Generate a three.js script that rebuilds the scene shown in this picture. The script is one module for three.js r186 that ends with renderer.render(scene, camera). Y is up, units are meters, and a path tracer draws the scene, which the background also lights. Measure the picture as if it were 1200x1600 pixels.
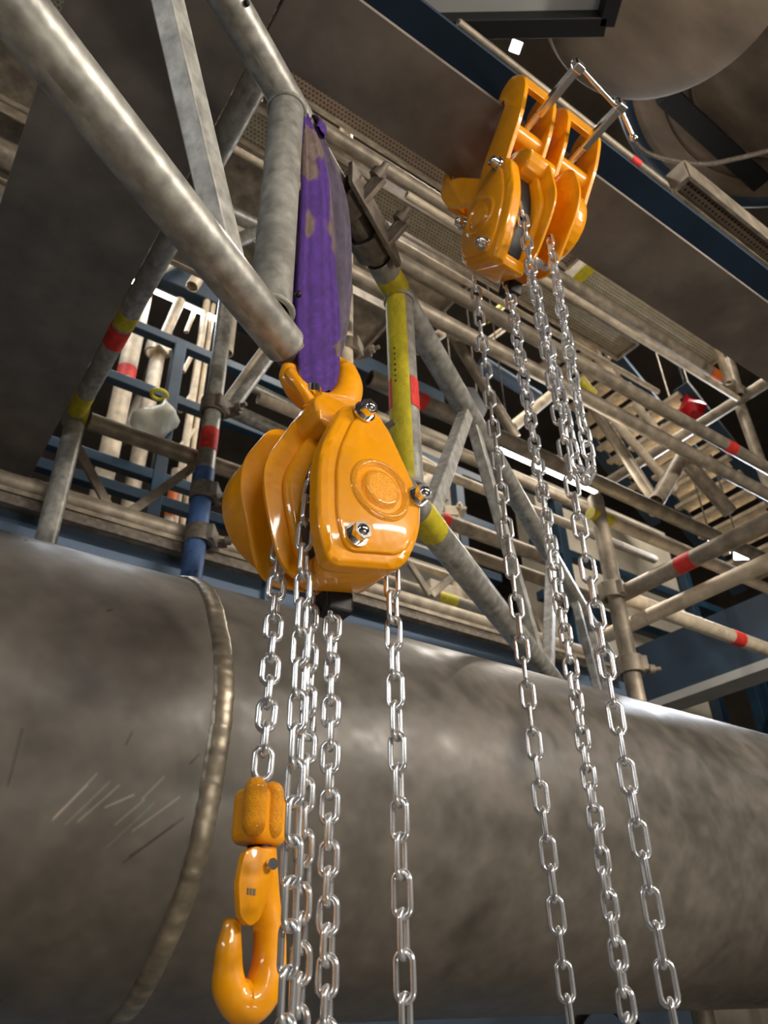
import * as THREE from 'three';
import { mergeGeometries, toCreasedNormals } from 'three/addons/utils/BufferGeometryUtils.js';
import { RectAreaLightUniformsLib } from 'three/addons/lights/RectAreaLightUniformsLib.js';
import { RoundedBoxGeometry } from 'three/addons/geometries/RoundedBoxGeometry.js';

// ------------------------------------------------------------------ camera, exposure
const V = (x, y, z) => new THREE.Vector3(x, y, z);
const EYE = 1.6;                                   // metres above the floor
const F = 1202;                                    // focal length in pixels of the 1200 x 1600 frame
const scene = new THREE.Scene();
const fwd = V(0.48838, 0.54469, -0.68176), right = V(0.82121, -0.02266, 0.57017).normalize();
const upv = new THREE.Vector3().crossVectors(right, fwd).normalize();
const camera = new THREE.PerspectiveCamera(THREE.MathUtils.radToDeg(2 * Math.atan(800 / F)), 0.75, 0.02, 60);
camera.position.set(0, EYE, 0);
camera.quaternion.setFromRotationMatrix(new THREE.Matrix4().makeBasis(right, upv, fwd.clone().negate()));
camera.focus = 0.78;
camera.userData.fStop = 11;
scene.add(camera);
scene.background = new THREE.Color(0x020202);
const renderer = new THREE.WebGLRenderer({ antialias: true });
renderer.toneMapping = THREE.LinearToneMapping;
renderer.toneMappingExposure = 1.12;
renderer.shadowMap.enabled = true;
RectAreaLightUniformsLib.init();
const WARM = 0xfff5e8, COOL = 0xeaf2ff;

// ------------------------------------------------------------------ measuring: lines of sight of the surveyed photograph
const ray = (px, py) => right.clone().multiplyScalar((px - 600) / F).addScaledVector(upv, (800 - py) / F).add(fwd);
const eye = V(0, EYE, 0);
const onY = (px, py, h) => { const r = ray(px, py); return r.multiplyScalar(h / r.y).add(eye); };   // h above the eye
const onZ = (px, py, z) => { const r = ray(px, py); return r.multiplyScalar(z / r.z).add(eye); };
const onX = (px, py, x) => { const r = ray(px, py); return r.multiplyScalar(x / r.x).add(eye); };
const onD = (px, py, d) => ray(px, py).multiplyScalar(d).add(eye);
const H = (x, y, z) => V(x, y + EYE, z);            // y counted from the eye

// ------------------------------------------------------------------ noise and textures
function rng(seed) { let s = seed >>> 0; return () => { s = (s + 0x6d2b79f5) >>> 0; let t = s; t = Math.imul(t ^ (t >>> 15), t | 1); t ^= t + Math.imul(t ^ (t >>> 7), t | 61); return ((t ^ (t >>> 14)) >>> 0) / 4294967296; }; }
const LAT = (() => { const r = rng(77), a = new Float32Array(65536); for (let i = 0; i < 65536; i++) a[i] = r(); return a; })();
function vnoise(x, y, p, q, s) {                   // value noise, tiling every p, q cells
  const xi = Math.floor(x), yi = Math.floor(y), fx = x - xi, fy = y - yi, m = (a, b) => ((a % b) + b) % b;
  const u = fx * fx * (3 - 2 * fx), v = fy * fy * (3 - 2 * fy);
  const g = (a, b) => LAT[(m(a, p) * 131 + m(b, q) * 4099 + s * 977) & 65535];
  return (g(xi, yi) * (1 - u) + g(xi + 1, yi) * u) * (1 - v) + (g(xi, yi + 1) * (1 - u) + g(xi + 1, yi + 1) * u) * v;
}
function fbm(u, v, cu, cv, oct, s) { let t = 0, a = 0.5, n = 0; for (let i = 0; i < oct; i++) { t += a * vnoise(u * cu, v * cv, cu, cv, s + i); n += a; a *= 0.55; cu *= 2; cv *= 2; } return t / n; }
function tex(w, h, fn, srgb = true) {
  const d = new Uint8Array(w * h * 4);
  for (let j = 0; j < h; j++) for (let i = 0; i < w; i++) {
    const c = fn((i + 0.5) / w, (j + 0.5) / h), k = (j * w + i) * 4;
    if (typeof c === 'number') d[k] = d[k + 1] = d[k + 2] = Math.max(0, Math.min(255, c));
    else for (let n = 0; n < 3; n++) d[k + n] = Math.max(0, Math.min(255, c[n]));
    d[k + 3] = 255;
  }
  return texOf(d, w, h, srgb);
}
function texOf(d, w, h, srgb) {
  const t = new THREE.DataTexture(d, w, h); t.wrapS = t.wrapT = THREE.RepeatWrapping; t.magFilter = THREE.LinearFilter; t.minFilter = THREE.LinearMipmapLinearFilter; t.generateMipmaps = true;
  if (srgb) t.colorSpace = THREE.SRGBColorSpace; t.needsUpdate = true; return t;
}
const tinted = (base, amp, cu, cv, oct, s, spots = 0) => tex(512, 512, (u, v) => {
  const n = fbm(u, v, cu, cv, oct, s) - 0.5, b = fbm(u, v, 3, 3, 3, s + 9) - 0.5; let k = 1 + amp * (n * 1.6 + b * 1.2);
  if (spots && fbm(u, v, 40, 40, 2, s + 20) > 0.80) k *= 1 - spots;
  return base.map((c) => c * k);
});
const rep = (t, x, y = x) => { t.repeat.set(x, y); return t; };   // surfaces carry uv in metres
const M = {};
const std = (o) => new THREE.MeshPhysicalMaterial(o);
M.galv = std({ map: rep(tinted([168, 166, 158], 0.30, 24, 24, 4, 3, 0), 3), metalness: 0.45, roughness: 0.42, bumpMap: rep(tex(256, 256, (u, v) => 255 * fbm(u, v, 32, 32, 3, 41), false), 3), bumpScale: 0.0004 });
M.galvBar = std({ map: rep(tinted([182, 180, 172], 0.32, 20, 20, 4, 13, 0), 4), metalness: 0.25, roughness: 0.5 });
M.dusty = std({ map: rep(tinted([158, 146, 128], 0.35, 16, 16, 4, 23, 0), 2), metalness: 0.3, roughness: 0.5 });
M.pale = std({ map: rep(tinted([214, 198, 172], 0.20, 16, 16, 3, 33, 0.1), 2), metalness: 0.1, roughness: 0.55 });
M.darkSteel = std({ map: rep(tinted([122, 114, 106], 0.30, 10, 10, 5, 43), 1.3), metalness: 0.2, roughness: 0.62, bumpMap: rep(tex(256, 256, (u, v) => 255 * fbm(u, v, 20, 20, 4, 46), false), 1.3), bumpScale: 0.001 });
M.navy = std({ map: rep(tinted([44, 62, 80], 0.2, 8, 8, 4, 53), 1), metalness: 0.1, roughness: 0.5 });
M.blueRail = std({ map: rep(tinted([34, 62, 84], 0.2, 10, 10, 3, 54), 1.5), metalness: 0.05, roughness: 0.45 });
M.bluePost = std({ map: rep(tinted([62, 92, 140], 0.25, 12, 12, 3, 55, 0.3), 2), metalness: 0.05, roughness: 0.5 });
M.casing = std({ map: rep(tinted([112, 132, 156], 0.12, 6, 6, 4, 56), 0.7), metalness: 0.1, roughness: 0.6 });
M.yellow = std({ map: rep(tinted([246, 162, 0], 0.09, 6, 6, 3, 63), 4), roughness: 0.4, specularIntensity: 0.6, clearcoat: 0.7, clearcoatRoughness: 0.07, bumpMap: rep(tex(256, 256, (u, v) => 255 * fbm(u, v, 10, 10, 2, 66), false), 9), bumpScale: 0.0006 });
M.yellowTape = std({ map: rep(tinted([206, 190, 42], 0.18, 14, 14, 4, 73, 0.15), 4), roughness: 0.5 });
M.redTape = std({ map: rep(tinted([226, 58, 48], 0.18, 14, 14, 3, 83, 0.2), 5), roughness: 0.6 });
M.zinc = std({ color: new THREE.Color(0.80, 0.81, 0.82), metalness: 0.82, roughness: 0.25 });
M.chrome = std({ color: new THREE.Color(0.8, 0.8, 0.8), metalness: 1, roughness: 0.16 });
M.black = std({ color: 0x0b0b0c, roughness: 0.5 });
M.cast = std({ map: rep(tinted([122, 112, 100], 0.3, 14, 14, 4, 93), 6), metalness: 0.35, roughness: 0.6 });
M.cladding = std({ map: rep(tinted([116, 103, 89], 0.34, 5, 14, 5, 103), 0.9), metalness: 0.2, roughness: 0.6 });
M.concrete = std({ map: rep(tinted([204, 195, 176], 0.18, 8, 8, 5, 113), 0.6), roughness: 0.9 });
M.wallDark = std({ map: rep(tinted([118, 110, 102], 0.25, 6, 6, 4, 123), 0.4), roughness: 0.9 });
M.floor = std({ map: rep(tinted([140, 132, 120], 0.25, 8, 8, 4, 133), 0.4), roughness: 0.85 });
M.rustSheet = std({ map: rep(tinted([104, 80, 66], 0.2, 8, 8, 3, 143), 1), roughness: 0.7 });
M.orange = std({ color: 0xe0702a, roughness: 0.5 });
M.red = std({ color: 0xd01220, roughness: 0.35 });
M.bag = std({ color: 0xd8d6c4, roughness: 0.5, transmission: 0.3, thickness: 0 });
M.lampBody = std({ color: 0x6a6a68, roughness: 0.5 });
M.greyPaint = std({ map: rep(tinted([172, 172, 168], 0.12, 8, 8, 3, 153), 1), roughness: 0.6 });
M.lampOn = std({ color: 0xffffff, emissive: new THREE.Color(1, 0.95, 0.86), emissiveIntensity: 6 });
M.lampCool = std({ color: 0xffffff, emissive: new THREE.Color(0.95, 0.97, 1), emissiveIntensity: 9 });
const perf = (base, hole, n) => tex(256, 256, (u, v) => {
  const a = u * n, b = v * n, row = Math.floor(b), x = a + (row % 2) * 0.5, dx = x - Math.floor(x) - 0.5, dy = b - row - 0.5, k = 0.9 + 0.2 * fbm(u, v, 6, 6, 3, 7);
  return (dx * dx + dy * dy < 0.075 ? hole : base).map((c) => c * k);
});
M.perfDark = std({ map: rep(perf([142, 122, 104], [62, 53, 46], 10), 7.5), metalness: 0.0, roughness: 0.8 });
M.perfPale = std({ map: rep(perf([196, 186, 160], [122, 113, 96], 10), 7.5), metalness: 0.0, roughness: 0.8 });

// ------------------------------------------------------------------ building helpers
const taken = {};
const numbered = (n) => { const k = taken[n] = (taken[n] ?? -1) + 1; return k ? n + '_' + String(k).padStart(3, '0') : n; };
function thing(name, label, category, base, group) {
  const o = new THREE.Group(); o.name = numbered(name); o.position.copy(base); o.userData = { label, category };
  if (group) o.userData.group = group; scene.add(o); return o;
}
const shadows = (m) => { m.castShadow = m.receiveShadow = true; return m; };
function part(t, name, geo, mat, local = false, label) {    // geometry in world places unless local
  const m = shadows(new THREE.Mesh(geo, mat)); m.name = name;
  if (!local) { const p = t.isGroup ? t.position : t.parent.position; if (t.isGroup) m.position.copy(p).negate(); }
  if (label) m.userData.label = label;
  t.add(m); return m;
}
function struct(name, geo, mat) { const m = shadows(new THREE.Mesh(geo, mat)); m.name = name; m.userData = { kind: 'structure' }; scene.add(m); return m; }
function metricUV(geo) {                                 // box-projected uv in metres
  const g = geo.index ? geo.toNonIndexed() : geo, p = g.attributes.position, uv = new Float32Array(p.count * 2), a = V(), b = V(), c = V(), n = V();
  for (let i = 0; i < p.count; i += 3) {
    a.fromBufferAttribute(p, i); b.fromBufferAttribute(p, i + 1); c.fromBufferAttribute(p, i + 2);
    n.copy(b).sub(a).cross(c.clone().sub(a)); const ax = Math.abs(n.x), ay = Math.abs(n.y), az = Math.abs(n.z);
    [a, b, c].forEach((q, k) => { const [s, t] = ax >= ay && ax >= az ? [q.z, q.y] : ay >= az ? [q.x, q.z] : [q.x, q.y]; uv[(i + k) * 2] = s; uv[(i + k) * 2 + 1] = t; });
  }
  g.setAttribute('uv', new THREE.BufferAttribute(uv, 2)); return g;
}
const box = (x0, x1, y0, y1, z0, z1, r = 0) => { const g = r ? new RoundedBoxGeometry(x1 - x0, y1 - y0, z1 - z0, 2, r) : new THREE.BoxGeometry(x1 - x0, y1 - y0, z1 - z0); g.translate((x0 + x1) / 2, (y0 + y1) / 2, (z0 + z1) / 2); return metricUV(g); };
function aim(geo, a, b, hint) {                           // geometry built along +y from 0 is laid from a towards b
  const y = b.clone().sub(a).normalize(), h = hint ?? (Math.abs(y.y) > 0.9 ? V(1, 0, 0) : V(0, 1, 0)), x = h.clone().cross(y).normalize(), z = x.clone().cross(y);
  geo.applyMatrix4(new THREE.Matrix4().makeBasis(x, y, z).setPosition(a)); return geo;
}
function tubeGeo(a, b, r = 0.02415, seg = 18, wall = 0.0035) {
  const L = a.distanceTo(b), i = Math.max(0.0005, r - wall), e = Math.min(0.0012, r * 0.1);
  const g = new THREE.LatheGeometry([[i, L], [i, 0], [r - e, 0], [r, e], [r, L - e], [r - e, L], [i, L]].map((q) => new THREE.Vector2(...q)), seg);
  const uv = g.attributes.uv, p = g.attributes.position; for (let k = 0; k < uv.count; k++) uv.setXY(k, uv.getX(k) * 6.283 * r, p.getY(k) + a.x * 0.37 + a.z * 0.61);
  return aim(g, a, b);
}
function rodGeo(a, b, r, seg = 14, r2 = r) {
  const L = a.distanceTo(b), g = new THREE.CylinderGeometry(r2, r, L, seg); g.translate(0, L / 2, 0);
  const uv = g.attributes.uv; for (let k = 0; k < uv.count; k++) uv.setXY(k, uv.getX(k) * 6.283 * r, uv.getY(k) * L); return aim(g, a, b);
}
function barGeo(a, b, w, h, hint, bev = 0.003) { const L = a.distanceTo(b), g = metricUV(new RoundedBoxGeometry(w, L, h, 2, Math.min(bev, w / 3, h / 3))); g.translate(0, L / 2, 0); return aim(g, a, b, hint); }
const lerp = (a, b, t) => a.clone().lerp(b, t);
function bandGeo(a, b, t, len, r = 0.0247) { const L = a.distanceTo(b), d = len / L / 2; return rodGeo(lerp(a, b, t - d), lerp(a, b, t + d), r, 18); }
function sweep(pts, radii, radial = 14, n = 48, flat = 1, closed = false) {    // round bar of changing thickness
  const c = new THREE.CatmullRomCurve3(pts, closed, 'centripetal'), fr = c.computeFrenetFrames(n, closed), pos = [], uv = [], idx = [], L = c.getLength();
  for (let i = 0; i <= n; i++) {
    const t = i / n, p = c.getPoint(t), q = t * (radii.length - 1), k = Math.min(radii.length - 2, Math.floor(q)), s = q - k, sm = s * s * (3 - 2 * s), r = radii[k] * (1 - sm) + radii[k + 1] * sm;
    for (let j = 0; j <= radial; j++) { const a = j / radial * Math.PI * 2, v = fr.normals[i].clone().multiplyScalar(Math.cos(a) * r).addScaledVector(fr.binormals[i], Math.sin(a) * r * flat).add(p); pos.push(v.x, v.y, v.z); uv.push(j / radial * 6.28 * r, t * L); }
  }
  for (let i = 0; i < n; i++) for (let j = 0; j < radial; j++) { const a = i * (radial + 1) + j, b = a + radial + 1; idx.push(a, b, a + 1, b, b + 1, a + 1); }
  if (!closed) for (const e of [0, n]) { const o = pos.length / 3, p = c.getPoint(e / n); pos.push(p.x, p.y, p.z); uv.push(0, 0); for (let j = 0; j < radial; j++) { const a = e * (radial + 1) + j; e ? idx.push(o, a, a + 1) : idx.push(o, a + 1, a); } }
  const g = new THREE.BufferGeometry(); g.setAttribute('position', new THREE.Float32BufferAttribute(pos, 3)); g.setAttribute('uv', new THREE.Float32BufferAttribute(uv, 2)); g.setIndex(idx); g.computeVertexNormals(); return g;
}
function roundShape(pts, r) {
  const s = new THREE.Shape(), n = pts.length, v = pts.map((p) => new THREE.Vector2(p[0], p[1]));
  for (let i = 0; i < n; i++) {
    const p = v[i], a = v[(i + n - 1) % n], b = v[(i + 1) % n], rr = pts[i][2] ?? r, d1 = a.clone().sub(p), d2 = b.clone().sub(p);
    const e1 = p.clone().addScaledVector(d1.clone().normalize(), Math.min(rr, d1.length() * 0.48)), e2 = p.clone().addScaledVector(d2.clone().normalize(), Math.min(rr, d2.length() * 0.48));
    i ? s.lineTo(e1.x, e1.y) : s.moveTo(e1.x, e1.y); s.quadraticCurveTo(p.x, p.y, e2.x, e2.y);
  }
  s.closePath(); return s;
}
function ext(shape, z0, z1, bev = 0.003, seg = 3) { const g = new THREE.ExtrudeGeometry(shape, { depth: z1 - z0 - 2 * bev, bevelEnabled: bev > 0, bevelThickness: bev, bevelSize: bev, bevelOffset: -bev, bevelSegments: seg, curveSegments: 8 }); g.translate(0, 0, z0 + bev); return toCreasedNormals(g, 0.7); }
const hexHead = (r, h) => { const g = new THREE.CylinderGeometry(r, r, h, 6); g.rotateX(Math.PI / 2); return g; };

// ------------------------------------------------------------------ the hall
struct('floor', box(-5, 10, -0.3, 0, -8, 5), M.floor);
struct('ceiling', box(-5, 10, 7.2, 7.5, -8, 5), M.wallDark);
struct('wall_back', box(-5, 10, 0, 7.2, -8.3, -8), M.wallDark);
struct('wall_front', box(-5, 10, 0, 7.2, 5, 5.3), M.wallDark);
struct('wall_left', box(-5.3, -5, 0, 7.2, -8.3, 5.3), M.wallDark);
struct('wall_right', box(10, 10.3, 0, 7.2, -8.3, 5.3), M.wallDark);

// ------------------------------------------------------------------ lamps
function batten(label, a, b, face, wide, power, color, mat, group) {     // a strip lamp: tray, glowing strip, two end caps
  const c = lerp(a, b, 0.5), t = thing('strip_lamp', label, 'lamp', c, group), dir = b.clone().sub(a).normalize(), f = face.clone().addScaledVector(dir, -face.dot(dir)).normalize();
  part(t, 'tray', barGeo(a.clone().addScaledVector(f, -wide * 0.55), b.clone().addScaledVector(f, -wide * 0.55), wide * 1.1, wide * 0.6, f), M.lampBody);
  part(t, 'diffuser', barGeo(a, b, wide * 0.9, wide * 0.5, f, wide * 0.15), mat);
  for (const [p, s] of [[a, -1], [b, 1]]) part(t, 'end_cap', barGeo(p.clone(), p.clone().addScaledVector(dir, s * 0.015), wide, wide * 0.7, f), M.lampBody);
  for (const k of [0.15, 0.85]) { const q = lerp(a, b, k).addScaledVector(f, -wide * 0.8); part(t, 'hanging_wire', rodGeo(q, V(q.x, 7.2, q.z), 0.0025, 6), M.cast); }
  const l = new THREE.RectAreaLight(color, power, a.distanceTo(b), wide * 0.85); l.position.copy(f).multiplyScalar(wide * 0.3); t.add(l);
  const z = f.clone().negate(), x = dir, y = z.clone().cross(x); l.quaternion.setFromRotationMatrix(new THREE.Matrix4().makeBasis(x, y, z));
  return t;
}
batten('glowing white strip lamp under the bluish beam behind the blue guard rail', H(0.22, 2.97, -2.7), H(0.97, 2.97, -2.7), V(0, -1, 0.45), 0.026, 130, COOL, M.lampOn);
batten('glowing white strip lamp seen behind the hanging chains at centre right', H(1.52, 1.59, -1.45), H(2.0, 1.59, -1.45), V(0, -1, 0.5), 0.03, 140, WARM, M.lampOn);
function flood(label, p, target, size, power, mat) {                     // work lamp: housing, glass, bracket
  const t = thing('flood_lamp', label, 'lamp', p), d = target.clone().sub(p).normalize(), q = new THREE.Quaternion().setFromUnitVectors(V(0, 0, 1), d);
  const g = (geo) => { geo.applyQuaternion(q); return geo; };
  part(t, 'housing', g(metricUV(new RoundedBoxGeometry(size * 1.25, size * 1.25, size * 0.5, 2, size * 0.08).translate(0, 0, -size * 0.3))), M.black, true);
  part(t, 'glass', g(new RoundedBoxGeometry(size, size, size * 0.1, 2, size * 0.04)), mat, true);
  part(t, 'bracket', g(new THREE.TorusGeometry(size * 0.75, size * 0.05, 6, 20, Math.PI).rotateZ(0).translate(0, 0, -size * 0.3)), M.cast, true);
  part(t, 'drop_rod', rodGeo(p.clone().addScaledVector(d, -size * 0.6), V(p.x, 7.2, p.z).addScaledVector(d, -size * 0.6).setY(7.2), 0.005, 8), M.cast);
  const l = new THREE.SpotLight(mat === M.lampCool ? COOL : WARM, power, 0, 1.2, 0.6); l.position.copy(d).multiplyScalar(size * 0.12); l.target = new THREE.Object3D(); l.target.position.copy(d); l.target.name = 'aim_point'; t.add(l, l.target); l.shadow.radius = size * 25; l.castShadow = true;
  return t;
}
flood('dazzling work lamp on the stair tower beside the red banded tube', onD(1158, 864, 4.2), H(0.3, 0.6, -0.6), 0.075, 3, M.lampCool);
flood('smaller bright work lamp left of the dazzling stair lamp', onD(1112, 847, 4.4), H(0.3, 0.6, -0.6), 0.04, 3, M.lampCool);
flood('round bright work lamp high up beneath the grey tray', onD(806, 73, 4.0), H(0.5, 1.0, -0.8), 0.055, 8, M.lampOn);
flood('tiny pale work lamp under the upper deck above the red cover', onD(979, 536, 4.6), H(0.9, 1.2, -0.8), 0.03, 2, M.lampOn);
// unseen strip lamps: the first shows in the hoist gloss, the rest added fill
batten('long strip lamp hung over the aisle right of the camera', H(1.5, 1.45, 1.9), H(2.5, 1.4, 1.1), V(-0.6, -0.5, -0.7), 0.14, 106, WARM, M.lampOn, 'strip lamps over the aisle');
batten('unseen long strip lamp added behind the camera as frontal fill', H(-0.6, 1.5, 2.1), H(0.9, 1.5, 2.3), V(0.1, -0.5, -0.85), 0.14, 34, WARM, M.lampOn, 'strip lamps over the aisle');  // added for soft light from the front
batten('unseen long strip lamp added at the left as cool fill', H(-1.9, 1.0, -0.7), H(-1.7, 1.0, 0.6), V(0.9, -0.3, -0.2), 0.12, 15, COOL, M.lampOn, 'strip lamps over the aisle');  // added for cool light from the left
batten('unseen strip lamp added low behind the camera to lift the beam undersides', H(0.4, -0.7, 1.5), H(1.5, -0.7, 1.2), V(0.0, 0.45, -0.9), 0.14, 16, WARM, M.lampOn, 'strip lamps over the aisle');  // added for light from below on the overhead beams
batten('unseen strip lamp added above the scaffold deck to brighten the background', H(0.6, 3.9, -1.6), H(2.2, 3.9, -1.6), V(0, -1, 0.1), 0.14, 36, WARM, M.lampOn, 'added strip lamps over the scaffold');  // added to brighten the scaffold tubes behind
batten('unseen strip lamp added above the floor grating to brighten it', H(-1.2, 4.1, -1.5), H(-0.2, 4.1, -1.7), V(0.1, -1, 0), 0.12, 60, WARM, M.lampOn, 'added strip lamps over the scaffold');  // added so the grating looks bright from above
batten('unseen strip lamp added over the stair tower to light the concrete wall', H(3.4, 3.9, -1.6), H(4.6, 3.9, -1.6), V(-0.2, -1, -0.5), 0.14, 70, WARM, M.lampOn, 'added strip lamps over the scaffold');  // added, and tilted back to light the concrete panel

// ------------------------------------------------------------------ the big steel pipe
const PIPE = { y: 0.268, z: -1.067, r: 0.2794 };
const pipeHit = (px, py) => { const r = ray(px, py), a = r.y * r.y + r.z * r.z, b = -2 * (r.y * PIPE.y + r.z * PIPE.z), c = PIPE.y ** 2 + PIPE.z ** 2 - PIPE.r ** 2; const d = b * b - 4 * a * c; const t = d > 0 ? (-b - Math.sqrt(d)) / (2 * a) : -b / (2 * a); return r.multiplyScalar(t); };
const pipeUV = (px, py) => { const p = pipeHit(px, py); return [p.x, Math.atan2(p.y - PIPE.y, p.z - PIPE.z)]; };   // metres along, angle
const PT = { w: 2048, h: 1024, x0: -0.8, len: 3.2 };
{
  const w = PT.w, h = PT.h, col = new Float32Array(w * h), bump = new Float32Array(w * h), rough = new Float32Array(w * h);
  for (let j = 0; j < h; j++) for (let i = 0; i < w; i++) {
    const u = i / w, v = j / h, k = j * w + i, n = fbm(u, v, 10, 6, 5, 201), m = fbm(u, v, 90, 50, 3, 205), s = fbm(u, v, 40, 10, 4, 209), f = fbm(u, v, 200, 110, 2, 213);
    col[k] = 1 + 0.36 * (n - 0.5) + 0.22 * (m - 0.5) + 0.14 * (s - 0.5) + 0.16 * (f - 0.5); bump[k] = 0.35 * n + 0.4 * m + 0.45 * f; rough[k] = 0.46 + 0.3 * (n - 0.5) + 0.35 * (m - 0.5);
  }
  const stroke = (pts, wid, amt, bmp = 0) => {           // a mark that lies on the steel
    for (let s = 0; s + 1 < pts.length; s++) {
      const [xa, ta] = pipeUV(...pts[s]), [xb, tb] = pipeUV(...pts[s + 1]), ua = (xa - PT.x0) / PT.len * w, ub = (xb - PT.x0) / PT.len * w, va = (ta / 6.28318 + 0.5) * h, vb = (tb / 6.28318 + 0.5) * h, N = Math.ceil(Math.hypot(ub - ua, vb - va)) * 2 + 1;
      for (let q = 0; q <= N; q++) { const cu = ua + (ub - ua) * q / N, cv = va + (vb - va) * q / N, R = Math.ceil(wid * 1.5); for (let dy = -R; dy <= R; dy++) for (let dx = -R; dx <= R; dx++) { const x = Math.round(cu) + dx, y = Math.round(cv) + dy; if (x < 0 || y < 0 || x >= w || y >= h) continue; const dd = Math.hypot(x - cu, y - cv) / wid; if (dd < 1) { const k = y * w + x; col[k] += amt * (1 - dd) * 0.5; bump[k] += bmp * (1 - dd); } } }
    }
  };
  const R = rng(9);
  for (const [a, b, c, d, g] of [[150, 1210, 82, 1280, 0.9], [135, 1228, 80, 1283, 0.7], [185, 1228, 120, 1285, 1.0], [208, 1243, 162, 1263, 1.2], [170, 1222, 100, 1290, 0.6], [225, 1250, 178, 1290, 0.8], [255, 1215, 220, 1250, 0.8], [280, 1246, 205, 1300, 0.9], [240, 1255, 165, 1325, 0.4], [285, 1280, 200, 1340, -0.7], [270, 1290, 190, 1350, -0.5], [205, 1145, 195, 1165, -0.6], [33, 1140, 10, 1230, -0.6], [310, 1180, 295, 1195, -0.7], [165, 955, 175, 953, -0.9]]) stroke([[a, b], [c, d]], 1.15, g * 0.35, -0.03);
  for (const [x0, y0, x1, y1, amt, n] of [[820, 1110, 800, 1230, -0.30, 26], [770, 1400, 700, 1480, -0.18, 22], [100, 1060, 170, 1085, -0.25, 18], [240, 940, 310, 1030, -0.2, 22], [1040, 1130, 1160, 1190, -0.22, 20], [740, 1470, 690, 1530, -0.25, 14]]) for (let k = 0; k < n; k++) { const t = R(), q = R(); stroke([[x0 + (x1 - x0) * t + R() * 24 - 12, y0 + (y1 - y0) * t + R() * 24 - 12], [x0 + (x1 - x0) * q + R() * 20 - 10, y0 + (y1 - y0) * q + R() * 20 - 10]], 9 + R() * 12, amt * 0.008); }
  const cd = new Uint8Array(w * h * 4), bd = new Uint8Array(w * h * 4), rd = new Uint8Array(w * h * 4);
  for (let k = 0; k < w * h; k++) { const c = Math.max(0.35, Math.min(1.9, col[k])), warm = 0.96 + 0.08 * (rough[k]); [104 * warm, 98, 90].forEach((b, n) => { cd[k * 4 + n] = Math.min(255, b * c); bd[k * 4 + n] = Math.max(0, Math.min(255, bump[k] * 230)); rd[k * 4 + n] = Math.max(40, Math.min(255, rough[k] * 255)); }); cd[k * 4 + 3] = bd[k * 4 + 3] = rd[k * 4 + 3] = 255; }
  M.pipe = std({ map: texOf(cd, w, h, true), bumpMap: texOf(bd, w, h, false), bumpScale: 0.0006, roughnessMap: texOf(rd, w, h, false), roughness: 1, metalness: 0.12 });
}
{
  const t = thing('steel_pipe', 'huge brown-grey steel pipe crossing the foreground with a girth weld', 'pipe', H(1, PIPE.y - PIPE.r, PIPE.z));
  const x0 = -1.6, x1 = 6, nx = 40, na = 96, pos = [], uv = [], idx = [], nor = [];
  for (let i = 0; i <= nx; i++) for (let j = 0; j <= na; j++) { const x = x0 + (x1 - x0) * i / nx, a = (j / na - 0.5) * Math.PI * 2; pos.push(x, EYE + PIPE.y + Math.sin(a) * PIPE.r, PIPE.z + Math.cos(a) * PIPE.r); nor.push(0, Math.sin(a), Math.cos(a)); uv.push((x - PT.x0) / PT.len, j / na); }
  for (let i = 0; i < nx; i++) for (let j = 0; j < na; j++) { const a = i * (na + 1) + j, b = a + na + 1; idx.push(a, b, a + 1, b, b + 1, a + 1); }
  const g = new THREE.BufferGeometry(); g.setAttribute('position', new THREE.Float32BufferAttribute(pos, 3)); g.setAttribute('normal', new THREE.Float32BufferAttribute(nor, 3)); g.setAttribute('uv', new THREE.Float32BufferAttribute(uv, 2)); g.setIndex(idx);
  part(t, 'shell', g, M.pipe);
  const xw = pipeHit(346, 1000).x, wp = [], wi = [], wu = [], N = 360, K = 12, rr = rng(31), rip = Array.from({ length: N }, () => rr());
  for (let i = 0; i <= N; i++) for (let k = 0; k <= K; k++) {
    const a = i / N * Math.PI * 2, s = k / K * 2 - 1, wob = (rip[i % N] - 0.5) * 0.0012 + 0.0012 * Math.sin(a * 9), rad = PIPE.r - 0.0015 + 0.0072 * Math.sqrt(Math.max(0, 1 - s * s)) * (0.85 + 0.25 * rip[(i * 7) % N]), x = xw + wob + s * 0.0135;
    wp.push(x, EYE + PIPE.y + Math.sin(a) * rad, PIPE.z + Math.cos(a) * rad); wu.push(s * 0.01, a * PIPE.r);
  }
  for (let i = 0; i < N; i++) for (let k = 0; k < K; k++) { const a = i * (K + 1) + k, b = a + K + 1; wi.push(a, a + 1, b, b, a + 1, b + 1); }
  const wg = new THREE.BufferGeometry(); wg.setAttribute('position', new THREE.Float32BufferAttribute(wp, 3)); wg.setAttribute('uv', new THREE.Float32BufferAttribute(wu, 2)); wg.setIndex(wi); wg.computeVertexNormals();
  part(t, 'weld_bead', wg, std({ map: rep(tinted([150, 140, 122], 0.3, 10, 10, 3, 221), 8), metalness: 0.6, roughness: 0.38 }), false, 'rippled girth weld around the pipe');
}

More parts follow.
